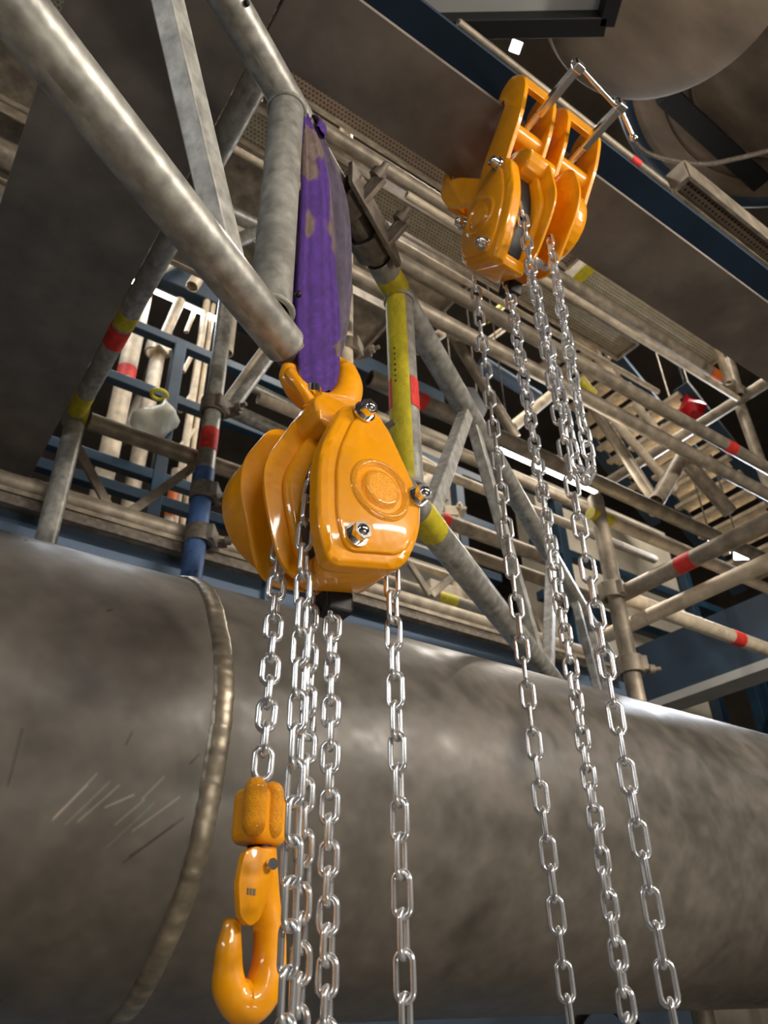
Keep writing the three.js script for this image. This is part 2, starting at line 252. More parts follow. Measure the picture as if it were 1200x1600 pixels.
// ------------------------------------------------------------------ overhead steel beams
const HB = 1.285;
{
  const y = HB + EYE, z0 = -0.611, z1 = -0.460, zm = (z0 + z1) / 2, d = 0.175, b = thing('steel_beam', 'dark steel I-beam overhead that carries the yellow beam clamps', 'beam', V(2.5, y, zm));
  part(b, 'bottom_flange', box(0.215, 7, y, y + 0.009, z0, z1, 0.001), M.darkSteel);
  part(b, 'web', box(0.215, 7, y + 0.009, y + d - 0.009, zm - 0.004, zm + 0.004), M.navy);
  part(b, 'top_flange', box(0.215, 7, y + d - 0.009, y + d, z0, z1, 0.001), M.navy);
}
{
  const y = 1.28 + EYE, x0 = -0.057, x1 = 0.21, xm = (x0 + x1) / 2, b = thing('steel_beam', 'broad dark steel beam overhead at upper left with a soot-marked edge', 'beam', V(xm, y, -1.6));
  part(b, 'bottom_flange', box(x0, x1, y, y + 0.014, -4.2, 0.6, 0.001), M.darkSteel);
  part(b, 'web', box(xm - 0.006, xm + 0.006, y + 0.014, y + 0.24, -4.2, 0.6), M.darkSteel);
  part(b, 'top_flange', box(x0, x1, y + 0.24, y + 0.254, -4.2, 0.6), M.darkSteel);
}

// ------------------------------------------------------------------ lattice girders with the sling
const GU = V(0.8637, 0, -0.504), GN = V(0.504, 0, 0.8637), G0 = H(0.25, 0, -0.558), YL = 0.64, YT = 1.09;
const onG = (px, py) => { const r = ray(px, py); return r.multiplyScalar(G0.clone().sub(eye).dot(GN) / r.dot(GN)).add(eye); };
const gp = (t, y, off = 0) => G0.clone().addScaledVector(GU, t).addScaledVector(GN, off).setY(y + EYE);
const gt = (p) => p.clone().sub(G0).dot(GU);
const TUBE = 0.02415;
{
  const g = thing('lattice_girder', 'galvanised lattice girder at upper left beside the purple sling', 'girder', gp(-0.6, YL));
  part(g, 'lower_chord', tubeGeo(gp(-1.9, YL), gp(0.035, YL), TUBE, 32), M.galv);
  part(g, 'upper_chord', tubeGeo(gp(-1.9, YT), gp(0.03, YT), TUBE, 32), M.galv);
  part(g, 'end_post', tubeGeo(gp(0, YL + 0.018), gp(0, YT - 0.018), TUBE, 32), M.galv);
  const a = onG(356, 405), b = onG(262, 0), dir = b.clone().sub(a), k = (YT + EYE - a.y) / dir.y, top = a.clone().addScaledVector(dir, k), low = a.clone().addScaledVector(dir, (YL + EYE - a.y) / dir.y);
  part(g, 'brace', barGeo(low, top, 0.030, 0.026, GN), M.galvBar);
  const tt = gt(top), step = gt(low) - tt;
  part(g, 'brace', barGeo(top.clone().addScaledVector(GU, -0.03), gp(tt - step - 0.03, YL), 0.030, 0.026, GN), M.galvBar);
  part(g, 'brace', barGeo(gp(tt - step - 0.06, YL), gp(tt - 2 * step - 0.06, YT), 0.030, 0.026, GN), M.galvBar);
  for (const [t, y] of [[0.0, YT], [0.0, YL]]) part(g, 'weld_collar', new THREE.TorusGeometry(TUBE + 0.001, 0.0035, 8, 28).rotateX(Math.PI / 2).translate(gp(t, 0).x, EYE + y + (y > 1 ? -0.021 : 0.021), gp(t, 0).z), M.galv);
  for (const p of [[440, 470], [362, 18]]) { const q = onG(...p); part(g, 'drain_hole', new THREE.SphereGeometry(0.0045, 8, 6).translate(q.x + GN.x * 0.0225, q.y, q.z + GN.z * 0.0225), M.black); }
}
const TP = gt(onG(632, 640));                     // the yellow post
{
  const g = thing('lattice_girder', 'galvanised lattice girder with a yellow-painted end post running away to the right', 'girder', gp(TP + 1, YL));
  const e = 2.3;
  part(g, 'lower_chord', tubeGeo(gp(TP - 0.06, YL), gp(e, YL), TUBE, 32), M.galv);
  part(g, 'upper_chord', tubeGeo(gp(TP - 0.085, YT), gp(e, YT), TUBE, 32), M.galv);
  part(g, 'end_post', tubeGeo(gp(TP, YL + 0.018), gp(TP, YT - 0.018), TUBE, 32), M.galv);
  const wrap = (y0, y1, r, from, len, name, m, label) => { const q = new THREE.CylinderGeometry(r, r, y1 - y0, 28, 1, true, from, len); const uv = q.attributes.uv; for (let k = 0; k < uv.count; k++) uv.setXY(k, uv.getX(k) * 0.15, uv.getY(k) * (y1 - y0)); q.translate(gp(TP, 0).x, EYE + (y0 + y1) / 2, gp(TP, 0).z); return part(g, name, q, m, false, label); };
  const camAz = Math.atan2(-gp(TP, 0).x, -gp(TP, 0).z);                       // towards the viewer
  wrap(YL + 0.024, YT - 0.022, TUBE + 0.0006, camAz - 2.3, 2.75, 'yellow_paint', M.yellowTape, 'yellow paint over most of the post');
  const yr0 = onG(630, 642).y - EYE, yr1 = onG(630, 600).y - EYE;
  wrap(yr0, yr1, TUBE + 0.0009, camAz + 0.5, 1.2, 'red_band', M.redTape); wrap(yr0, yr1, TUBE + 0.0009, camAz - 1.6, 0.75, 'red_band', M.redTape);
  for (let k = 0; k < 7; k++) { const yy = onG(613, 534 + k * 8).y, q = gp(TP, 0).clone().addScaledVector(V(Math.sin(camAz - 0.5), 0, Math.cos(camAz - 0.5)), TUBE + 0.0009); part(g, 'stencil_mark', new THREE.BoxGeometry(0.003 - (k % 3) * 0.0006, 0.0035, 0.0008).rotateY(camAz - 0.5).translate(q.x, yy, q.z), M.black); }
  part(g, 'yellow_paint', rodGeo(gp(TP - 0.05, YT), gp(TP - 0.012, YT), TUBE + 0.0006, 24), M.yellowTape);
  part(g, 'yellow_paint', rodGeo(gp(TP + 0.03, YL), gp(TP + 0.10, YL), TUBE + 0.0006, 24), M.yellowTape);
  const nodes = [[onG(732, 682), onG(668, 795)], [onG(746, 730), onG(842, 1025)], [onG(866, 905), onG(852, 1018)]];
  for (const [p, q] of nodes) { const a = gp(gt(p), YT - 0.012), b = gp(gt(q), YL + 0.012); part(g, 'brace', barGeo(a, b, 0.030, 0.024, GN), M.galvBar); }
  for (const s of [1.75, 2.0]) part(g, 'brace', barGeo(gp(s, YT), gp(s + 0.25, YL), 0.03, 0.024, GN), M.galvBar);
  for (const [t, y] of [[TP, YT], [TP, YL]]) part(g, 'weld_collar', new THREE.TorusGeometry(TUBE + 0.001, 0.0035, 8, 28).rotateX(Math.PI / 2).translate(gp(t, 0).x, EYE + y + (y > 1 ? -0.021 : 0.021), gp(t, 0).z), M.galv);
}
for (const [y, label] of [[YT, 'spigot tube joining the upper chords behind the purple sling'], [YL, 'spigot tube joining the lower chords behind the big yellow hoist']]) {
  const t = thing('spigot_tube', label, 'tube', gp(0.2, y)); part(t, 'tube', tubeGeo(gp(0.036, y), gp(TP - 0.086, y), 0.0195, 24), M.cast);
}
function coupler(label, p, axis, out, mat = M.cast, s = 1, group) {        // scaffold coupler: band, hinged flap, T-bolt and nut
  const t = thing('scaffold_coupler', label, 'coupler', p, group), a = axis.clone().normalize(), o = out.clone().addScaledVector(a, -out.dot(a)).normalize(), side = a.clone().cross(o);
  const at = (i, j, k) => p.clone().addScaledVector(a, i * s).addScaledVector(o, j * s).addScaledVector(side, k * s);
  part(t, 'band', tubeGeo(at(-0.022, 0, 0), at(0.022, 0, 0), 0.033 * s, 20, 0.008), mat);
  part(t, 'saddle', barGeo(at(-0.02, 0.028, 0), at(0.02, 0.028, 0), 0.05 * s, 0.02 * s, o, 0.005), mat);
  part(t, 'flap', barGeo(at(0, 0.0, 0.034), at(0, 0.055, 0.036), 0.03 * s, 0.010 * s, a, 0.003), mat);
  part(t, 'bolt', rodGeo(at(0, 0.020, 0.03), at(0, 0.085, 0.022), 0.006 * s, 10), mat);
  const n = part(t, 'nut', hexHead(0.0125 * s, 0.014 * s).applyQuaternion(new THREE.Quaternion().setFromUnitVectors(V(0, 0, 1), o)).translate(...at(0, 0.062, 0.024).toArray()), mat);
  return t;
}
coupler('brown cast coupler just right of the purple sling, upper of two', gp(0.175, YT), GU, V(0.55, 0.6, 0.35));
coupler('brown cast coupler just right of the purple sling, lower of two', gp(0.265, YT), GU, V(0.55, 0.6, 0.35));
{
  const t = thing('joint_plate', 'grey steel joint plate under the couplers above the yellow post', 'plate', gp(0.24, YT - 0.05));
  const s = roundShape([[0.13, -0.035], [0.31, -0.035], [0.315, -0.015], [0.27, 0.02], [0.13, 0.02]], 0.006);
  const g = ext(s, -0.004, 0.004, 0.001, 1); g.applyMatrix4(new THREE.Matrix4().makeBasis(GU, V(0, 1, 0), GN).setPosition(gp(0, YT, 0.034))); part(t, 'plate', metricUV(g), M.cast);
}
coupler('dark coupler behind the big hoist beside the red-banded yellow post', onG(596, 665).addScaledVector(GN, -0.05), GU, V(0.7, 0.2, 0.5), M.cast, 0.8);

// purple round sling
{
  const weave = tex(256, 1024, (u, v) => { const rib = 0.86 + 0.14 * Math.abs(Math.sin(u * 40)), n = 0.8 + 0.4 * fbm(u, v, 30, 60, 3, 301), d = fbm(u, v, 3, 7, 4, 305); const dirt = THREE.MathUtils.smoothstep(d + (v > 0.52 && v < 0.88 ? 0.06 : -0.10), 0.58, 0.64); return [[78, 42, 128], [112, 94, 88]].reduce((a, c, k) => a.map((x, i) => x + c[i] * (k ? dirt : 1 - dirt)), [0, 0, 0]).map((c) => c * rib * n); });
  M.sling = std({ map: weave, roughness: 0.85, sheen: 0.3, sheenColor: new THREE.Color(0.3, 0.2, 0.5), sheenRoughness: 0.5 });
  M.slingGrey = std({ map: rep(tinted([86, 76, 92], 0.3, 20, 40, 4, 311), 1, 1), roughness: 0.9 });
  const t = thing('round_sling', 'purple webbing round sling looped over the girder joint', 'sling', H(0.325, 0.585, -0.575));
  const strap = (name, secs, thick, mat) => {               // soft flat leg through pairs of edge points
    const n = 60, R = 20, L = new THREE.CatmullRomCurve3(secs.map((s) => s[0])), Q = new THREE.CatmullRomCurve3(secs.map((s) => s[1])), pos = [], uv = [], idx = [];
    for (let i = 0; i <= n; i++) {
      const q = i / n, a = L.getPoint(q), b = Q.getPoint(q), c = lerp(a, b, 0.5), w = b.clone().sub(a).multiplyScalar(0.5), tan = L.getTangent(q).add(Q.getTangent(q)).normalize(), nn = tan.clone().cross(w).normalize();
      for (let j = 0; j <= R; j++) { const f = j / R * Math.PI * 2, cs = Math.cos(f), sn = Math.sin(f), fold = 1 + 0.35 * Math.sin(cs * 7 + q * 3); pos.push(...c.clone().addScaledVector(w, Math.sign(cs) * Math.pow(Math.abs(cs), 0.8)).addScaledVector(nn, sn * thick * fold).toArray()); uv.push(j / R, 1 - q); }
    }
    for (let i = 0; i < n; i++) for (let j = 0; j < R; j++) { const a = i * (R + 1) + j, b = a + R + 1; idx.push(a, a + 1, b, b, a + 1, b + 1); }
    const g = new THREE.BufferGeometry(); g.setAttribute('position', new THREE.Float32BufferAttribute(pos, 3)); g.setAttribute('uv', new THREE.Float32BufferAttribute(uv, 2)); g.setIndex(idx); g.computeVertexNormals(); return part(t, name, g, mat);
  };
  const S = (list, z0, z1) => list.map(([a, b, c, d], i) => { const z = z0 + (z1 - z0) * i / (list.length - 1); return [onZ(a, b, z), onZ(c, d, z)]; });
  strap('front_leg', S([[471, 176, 481, 186], [471, 205, 494, 210], [471, 250, 507, 250], [469, 320, 518, 320], [464, 420, 524, 420], [461, 500, 531, 505], [464, 560, 531, 560], [468, 602, 527, 598], [478, 618, 516, 612]], -0.555, -0.572), 0.006, M.sling);
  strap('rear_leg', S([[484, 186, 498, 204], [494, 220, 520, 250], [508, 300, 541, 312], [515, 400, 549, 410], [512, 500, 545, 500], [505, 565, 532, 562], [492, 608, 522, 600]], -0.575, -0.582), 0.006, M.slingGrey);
  strap('inner_fold', S([[466, 300, 480, 300], [461, 400, 480, 400], [458, 460, 482, 460], [462, 530, 490, 530], [468, 596, 500, 600]], -0.585, -0.585), 0.005, M.sling);
  const arc = []; for (let k = 0; k <= 8; k++) { const a = -0.5 + k / 8 * (Math.PI + 0.8), c = gp(0.062, YT); const q = c.clone().addScaledVector(GN, Math.cos(a) * 0.027); q.y += Math.sin(a) * 0.027; arc.push([q.clone().addScaledVector(GU, -0.02), q.clone().addScaledVector(GU, 0.004)]); }
  strap('top_bend', arc, 0.004, M.sling);
}

// ------------------------------------------------------------------ chain hoists
function hoist(label, pos, turn, roll, m, drum = 0.077, end = -0.128) {                 // origin: axle in the plane of the hand chain wheel; +z looks out of the hand wheel cover; m = -1 mirrors it
  const t = thing('chain_hoist', label, 'chain hoist', pos); t.rotation.y = turn; t.rotateZ(roll);
  const P = (pts) => pts.map((q) => [q[0] * m, ...q.slice(1)]), add = (name, geo, mat, l) => part(t, name, geo, mat, true, l), X = (x) => x * m;
  const cover = P([[-0.036, 0.094, 0.02], [0.006, 0.104, 0.022], [0.057, 0.008, 0.016], [0.054, -0.034, 0.025], [0.031, -0.080, 0.02], [-0.05, -0.098, 0.014], [-0.062, -0.06, 0.02], [-0.064, 0.02, 0.03]]);
  const c = add('hand_wheel_cover', metricUV(ext(roundShape(cover, 0.02), 0.012, 0.036, 0.009, 5)), M.yellow);
  const inner = cover.map(([x, y, r]) => [x * 0.80 + X(0.004), y * 0.84, r * 0.9]);
  part(c, 'raised_panel', metricUV(ext(roundShape(inner, 0.02), 0.03, 0.0395, 0.0034, 4)), M.yellow, true);
  const dome = new THREE.LatheGeometry([[0, 0.0055], [0.016, 0.0055], [0.0195, 0.0045], [0.022, 0.0005], [0.0245, 0.0005], [0.028, 0.0045], [0.031, 0.005], [0.034, 0.0015], [0.036, -0.001]].map((q) => new THREE.Vector2(...q)), 40); dome.rotateX(Math.PI / 2); dome.translate(X(0.002), -0.004, 0.0385);
  part(c, 'embossed_boss', dome, M.yellow, true);
  for (const [x, y] of [[-0.016, 0.083], [0.047, 0.004], [-0.026, -0.064]]) {
    const b = add('bolt', hexHead(0.0092, 0.011).translate(X(x), y, 0.0465), M.chrome);
    part(b, 'washer', new THREE.CylinderGeometry(0.0118, 0.0118, 0.003, 18).rotateX(Math.PI / 2).translate(X(x), y, 0.0405), M.chrome, true);
    part(b, 'thread_end', new THREE.SphereGeometry(0.0058, 12, 8).scale(1, 1, 0.8).translate(X(x), y, 0.0515), M.chrome, true);
  }
  const mid = P([[-0.055, 0.110, 0.02], [0.02, 0.110, 0.02], [0.058, 0.03, 0.02], [0.056, -0.03, 0.02], [0.026, -0.068, 0.018], [-0.052, -0.086, 0.016], [-0.070, -0.066, 0.02], [-0.088, 0.0, 0.02], [-0.090, 0.034, 0.02]]);
  add('side_plate', metricUV(ext(roundShape(mid, 0.02), -0.031, -0.026, 0.0018, 2)), M.yellow);
  add('inner_housing', metricUV(ext(roundShape(mid.map(([x, y, r]) => [x * 0.78, y * 0.84 - 0.004, r]), 0.02), -0.028, -0.015, 0.006, 4)), M.yellow);
  add('slot_shade_fill', ext(roundShape(cover.map(([x, y, r]) => [x * 0.84, y * 0.84, r]), 0.02), -0.016, 0.014, 0.002, 1), M.black);  // solid black fill that stands for the shadow inside the chain slot
  // the bridge at the top and the closed underside hold cover and plate together
  add('top_bridge', metricUV(ext(roundShape(P([[-0.048, 0.074, 0.012], [-0.060, 0.100, 0.014], [-0.050, 0.116, 0.012], [-0.010, 0.130, 0.014], [0.014, 0.108, 0.014], [0.03, 0.064, 0.012], [-0.01, 0.066, 0.01]]), 0.01), -0.046, 0.012, 0.006, 4)), M.yellow);
  add('underside', metricUV(ext(roundShape(P([[-0.046, -0.066, 0.012], [0.03, -0.056, 0.012], [0.03, -0.078, 0.012], [-0.046, -0.094, 0.012]]), 0.01), -0.03, 0.02, 0.003, 3)), M.yellow);
  add('rear_wall', metricUV(ext(roundShape(P([[0.05, 0.04, 0.005], [0.055, 0.0, 0.005], [0.05, -0.045, 0.005], [0.044, -0.045, 0.005], [0.048, 0, 0.005], [0.044, 0.04, 0.005]]), 0.004), -0.03, 0.02, 0.001, 1)), M.yellow);
  const w = add('hand_chain_wheel', new THREE.CylinderGeometry(0.043, 0.043, 0.020, 36).rotateX(Math.PI / 2), M.black);
  for (let k = 0; k < 6; k++) part(w, 'pocket_rib', new THREE.BoxGeometry(0.006, 0.014, 0.019).translate(0, 0.046, 0).rotateZ(k * Math.PI / 3), M.black, true);
  add('chain_guide', new RoundedBoxGeometry(0.03, 0.024, 0.026, 2, 0.004).translate(X(0.005), -0.088, -0.047), M.black);
  add('load_sheave', new THREE.CylinderGeometry(0.03, 0.03, 0.034, 28).rotateX(Math.PI / 2).translate(0, 0.0, -0.048), M.black);
  const gear = P([[-0.064, 0.120, 0.02], [0.02, 0.120, 0.02], [0.064, 0.06, 0.02], [0.06, -0.03, 0.02], [0.02, -0.066, 0.02], [-0.054, -0.074, 0.014], [-0.070, -0.060, 0.016], [-0.095, 0.024, 0.02], [-0.094, 0.062, 0.02]]);
  const gf = add('gear_side_plate', metricUV(ext(roundShape(gear, 0.02), -0.073, -0.068, 0.0018, 2)), M.yellow);
  for (const [x, y] of [[0.035, 0.08], [-0.05, -0.06]]) part(gf, 'spacer_bolt', new THREE.CylinderGeometry(0.007, 0.007, 0.042, 14).rotateX(Math.PI / 2).translate(X(x), y, -0.049), M.zinc, true);
  const gc = []; for (let k = 0; k < 20; k++) { const a = k / 20 * Math.PI * 2; gc.push([X(-0.016 + Math.cos(a) * drum), 0.040 + Math.sin(a) * drum, 0.012]); }
  const gcv = add('gear_cover', metricUV(ext(roundShape(gc, 0.012), end, -0.072, 0.012, 5)), M.yellow);
  part(gcv, 'cover_boss', new THREE.CylinderGeometry(0.028, 0.034, 0.012, 28).rotateX(-Math.PI / 2).translate(X(-0.016), 0.04, end - 0.003), M.yellow, true);
  return t;
}
const HO1 = H(0.346, 0.42, -0.53), HO2 = H(0.615, 1.042, -0.520);
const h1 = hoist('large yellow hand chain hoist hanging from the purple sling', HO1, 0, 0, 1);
{ // its top hook: a wide cradle that carries the sling
  const c = H(0.329, 0.628, -0.577), pts = [], rad = [];
  const A = [[-0.041, -0.016], [-0.039, -0.034], [-0.028, -0.046], [-0.006, -0.053], [0.016, -0.047], [0.032, -0.028], [0.038, -0.004], [0.034, 0.020], [0.022, 0.030]];
  for (const [x, y] of A) pts.push(c.clone().add(V(x, y, 0)).sub(HO1));
  const hook = part(h1, 'top_hook', sweep(pts, [0.007, 0.010, 0.012, 0.013, 0.013, 0.014, 0.0135, 0.010, 0.004], 16, 60, 1.35), M.yellow, true);
  part(hook, 'shank', rodGeo(c.clone().add(V(-0.006, -0.062, 0)).sub(HO1), c.clone().add(V(-0.004, -0.115, 0)).sub(HO1), 0.012, 16), M.yellow, true);
  part(hook, 'swivel_nut', hexHead(0.0095, 0.010).rotateX(Math.PI / 2).translate(c.x - 0.022 - HO1.x, c.y - 0.060 - HO1.y, c.z + 0.022 - HO1.z), M.chrome, true);
  part(hook, 'latch_lug', sweep([c.clone().add(V(-0.040, -0.024, 0.004)).sub(HO1), c.clone().add(V(-0.046, -0.042, 0.014)).sub(HO1), c.clone().add(V(-0.038, -0.058, 0.020)).sub(HO1), c.clone().add(V(-0.024, -0.074, 0.018)).sub(HO1)], [0.005, 0.007, 0.007, 0.008], 10, 24), M.yellow, true);
}
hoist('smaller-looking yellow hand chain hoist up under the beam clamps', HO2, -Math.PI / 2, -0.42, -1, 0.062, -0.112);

// ------------------------------------------------------------------ beam clamps
const zyShape = (pts, x, thick, r = 0.012, bev = 0.0016) => { const g = ext(roundShape(pts.map(([z, y, q]) => [z, y, q]), r), 0, thick, bev, 2); g.applyMatrix4(new THREE.Matrix4().makeBasis(V(0, 0, 1), V(0, 1, 0), V(-1, 0, 0)).setPosition(x + thick / 2, EYE, 0)); return metricUV(g); };
const NEAR = [[-0.474, 1.3, 0.004], [-0.456, 1.325, 0.012], [-0.430, 1.332, 0.012], [-0.408, 1.306, 0.014], [-0.403, 1.276, 0.02], [-0.424, 1.222, 0.02], [-0.458, 1.172, 0.02], [-0.494, 1.116, 0.02], [-0.522, 1.098, 0.016], [-0.548, 1.122, 0.016], [-0.540, 1.162, 0.02], [-0.515, 1.205, 0.02], [-0.478, 1.248, 0.014], [-0.456, 1.276, 0.006], [-0.454, 1.296, 0.004]];
const FAR = [[-0.599, 1.3, 0.004], [-0.612, 1.32, 0.01], [-0.632, 1.312, 0.012], [-0.646, 1.266, 0.02], [-0.630, 1.214, 0.02], [-0.590, 1.172, 0.02], [-0.548, 1.106, 0.02], [-0.522, 1.098, 0.016], [-0.502, 1.12, 0.016], [-0.514, 1.156, 0.02], [-0.552, 1.205, 0.02], [-0.592, 1.258, 0.014], [-0.6145, 1.277, 0.006], [-0.6155, 1.296, 0.004]];
for (const [xa, xb, tip, label] of [[0.603, 0.668, -0.325, 'yellow beam clamp nearest the viewer with a silver screw and tommy bar'], [0.703, 0.778, -0.330, 'yellow beam clamp farther along the beam with the second silver screw']]) {
  const xm = (xa + xb) / 2, t = thing('beam_clamp', label, 'beam clamp', H(xm, 1.1, -0.53));
  for (const x of [xa, xb]) part(t, 'near_arm', zyShape(NEAR, x, 0.008), M.yellow);
  for (const x of [xa + 0.0105, xb - 0.0105]) part(t, 'far_arm', zyShape(FAR, x, 0.008), M.yellow);
  part(t, 'far_jaw_bar', box(xa + 0.015, xb - 0.015, EYE + 1.225, EYE + 1.275, -0.640, -0.628, 0.003), M.yellow);
  part(t, 'near_jaw_bar', box(xa + 0.004, xb - 0.004, EYE + 1.275, EYE + 1.308, -0.418, -0.408, 0.002), M.yellow);
  part(t, 'near_trunnion', rodGeo(H(xa + 0.004, 1.215, -0.462), H(xb - 0.004, 1.215, -0.462), 0.019, 24), M.yellow);
  part(t, 'far_trunnion', rodGeo(H(xa + 0.015, 1.215, -0.580), H(xb - 0.015, 1.215, -0.580), 0.016, 20), M.yellow);
  part(t, 'pivot_pin', rodGeo(H(xa - 0.008, 1.122, -0.524), H(xb + 0.008, 1.122, -0.524), 0.009, 16), M.zinc);
  const s = part(t, 'screw', rodGeo(H(xm, 1.222, -0.600), H(xm, 1.236, -0.40), 0.0062, 14), M.zinc);
  part(s, 'sleeve', barGeo(H(xm, 1.2345, -0.42).sub(t.position), H(xm, 1.2400, tip).sub(t.position), 0.0145, 0.0145, V(0, 1, 0), 0.003).translate(t.position.x, t.position.y, t.position.z), M.chrome, true);
  part(s, 'head', barGeo(H(xm, 1.2400, tip - 0.012), H(xm, 1.2405, tip + 0.002), 0.019, 0.019, V(0, 1, 0), 0.003), M.chrome, true);
  const far = xa > 0.65, ta = H(xm - 0.002, 1.252, tip - 0.006), tb = far ? H(xm + 0.052, 1.225, tip - 0.025) : onX(962, 166, 0.735);
  const bar = part(t, 'tommy_bar', rodGeo(ta, tb, 0.0036, 10), M.chrome);
  for (const q of far ? [ta, tb] : [ta]) part(bar, 'bar_knob', new THREE.SphereGeometry(0.0075, 14, 10).translate(q.x, q.y, q.z), M.chrome, true);
}
for (const o of scene.children) if (o.name?.startsWith('beam_clamp')) for (const m of o.children) for (const s of m.children) s.position.set(0, 0, 0);

// ------------------------------------------------------------------ chains, link by link
const linkCache = {};
function linkGeo(pitch, wire, wide) {
  const key = [pitch, wire, wide].join(); if (linkCache[key]) return linkCache[key];
  const R = wide / 2 - wire, straight = (pitch - 2 * (R - 0)) / 2 > 0 ? (pitch - 2 * R) / 2 : 0.0005, r = R + wire / 2, p = [], n = 7;   // inner length equals the pitch
  for (let k = 0; k <= n; k++) { const a = k / n * Math.PI; p.push(V(Math.cos(a) * r, straight + Math.sin(a) * r, 0)); }
  for (let k = 0; k <= n; k++) { const a = Math.PI + k / n * Math.PI; p.push(V(Math.cos(a) * r, -straight + Math.sin(a) * r, 0)); }
  const c = new THREE.CurvePath(); for (let k = 0; k < p.length; k++) c.add(new THREE.LineCurve3(p[k], p[(k + 1) % p.length]));
  const N = p.length, rad = 10, pos = [], idx = [];
  for (let i = 0; i < N; i++) {
    const tan = p[(i + 1) % N].clone().sub(p[(i + N - 1) % N]).normalize(), nn = V(tan.y, -tan.x, 0);
    for (let j = 0; j < rad; j++) { const a = j / rad * Math.PI * 2; pos.push(...p[i].clone().addScaledVector(nn, Math.cos(a) * wire / 2).add(V(0, 0, Math.sin(a) * wire / 2)).toArray()); }
  }
  for (let i = 0; i < N; i++) for (let j = 0; j < rad; j++) { const a = i * rad + j, b = ((i + 1) % N) * rad + j, a2 = i * rad + (j + 1) % rad, b2 = ((i + 1) % N) * rad + (j + 1) % rad; idx.push(a, b, a2, b, b2, a2); }
  const g = new THREE.BufferGeometry(); g.setAttribute('position', new THREE.Float32BufferAttribute(pos, 3)); g.setIndex(idx); g.computeVertexNormals();
  return linkCache[key] = g;
}
const HAND = [0.0273, 0.0050, 0.0185], LOAD = [0.0202, 0.0058, 0.0192];
function strand(t, pts, [pitch, wire, wide], roll, mat = M.zinc, jitter = 0, seed = 1) {   // links strung along a polyline
  const R = rng(seed), seg = [0]; for (let i = 1; i < pts.length; i++) seg.push(seg[i - 1] + pts[i].distanceTo(pts[i - 1]));
  const at = (s) => { let i = 1; while (i < pts.length - 1 && seg[i] < s) i++; return lerp(pts[i - 1], pts[i], (s - seg[i - 1]) / (seg[i] - seg[i - 1])); };
  const n = Math.floor(seg[seg.length - 1] / pitch), g = linkGeo(pitch, wire, wide);
  for (let k = 0; k < n; k++) {
    const a = at(k * pitch), b = at((k + 1) * pitch), y = a.clone().sub(b).normalize(), ref = Math.abs(y.y) > 0.6 ? V(Math.cos(roll), 0, Math.sin(roll)) : V(0, 1, 0);
    const z = ref.clone().addScaledVector(y, -ref.dot(y)).normalize(), x = y.clone().cross(z), q = new THREE.Quaternion().setFromRotationMatrix(new THREE.Matrix4().makeBasis(x, y, z));
    q.multiply(new THREE.Quaternion().setFromAxisAngle(V(0, 1, 0), (k % 2) * Math.PI / 2 + (R() - 0.5) * (0.25 + jitter)));
    const m = shadows(new THREE.Mesh(g, mat)); m.name = 'link'; m.position.copy(lerp(a, b, 0.5)).sub(t.position); m.quaternion.copy(q); t.add(m);
  }
}
const vert = (x, z, y0, y1) => [H(x, y0, z), H(x, y1, z)];
const uturn = (xa, za, xb, zb, y, n = 10) => Array.from({ length: n + 1 }, (_, k) => { const a = k / n * Math.PI, u = (1 - Math.cos(a)) / 2, r = Math.hypot(xb - xa, zb - za) / 2; return H(xa + (xb - xa) * u, y - Math.sin(a) * r, za + (zb - za) * u); });
{ // hoist 1
  const a = [0.2885, -0.527], b = [0.3905, -0.535];
  const t = thing('hand_chain', 'long-link silver hand chain looped through the large yellow hoist', 'chain', H(0.34, -0.35, -0.53));
  strand(t, [H(0.306, 0.458, -0.53), H(0.2955, 0.43, -0.53), H(0.291, 0.40, -0.528), H(a[0], 0.36, a[1]), ...uturn(...a, ...b, -0.3), H(b[0], 0.40, b[1])], HAND, 1.06);
  const l = thing('load_chain', 'short-link silver load chain of the large hoist carrying the yellow hook', 'chain', H(0.30, 0.15, -0.577));
  strand(l, [H(0.312, 0.44, -0.577), H(0.300, 0.41, -0.577), H(0.2885, 0.375, -0.577), H(0.2850, 0.148, -0.577)], LOAD, 0.45, M.zinc, 0.2, 4);
  const c = [0.3305, -0.585], d = [0.348, -0.575];
  strand(l, [H(c[0], 0.345, c[1]), ...uturn(...c, ...d, -0.3), H(d[0], 0.345, d[1])], LOAD, 0.9, M.zinc, 0.5, 6);
}
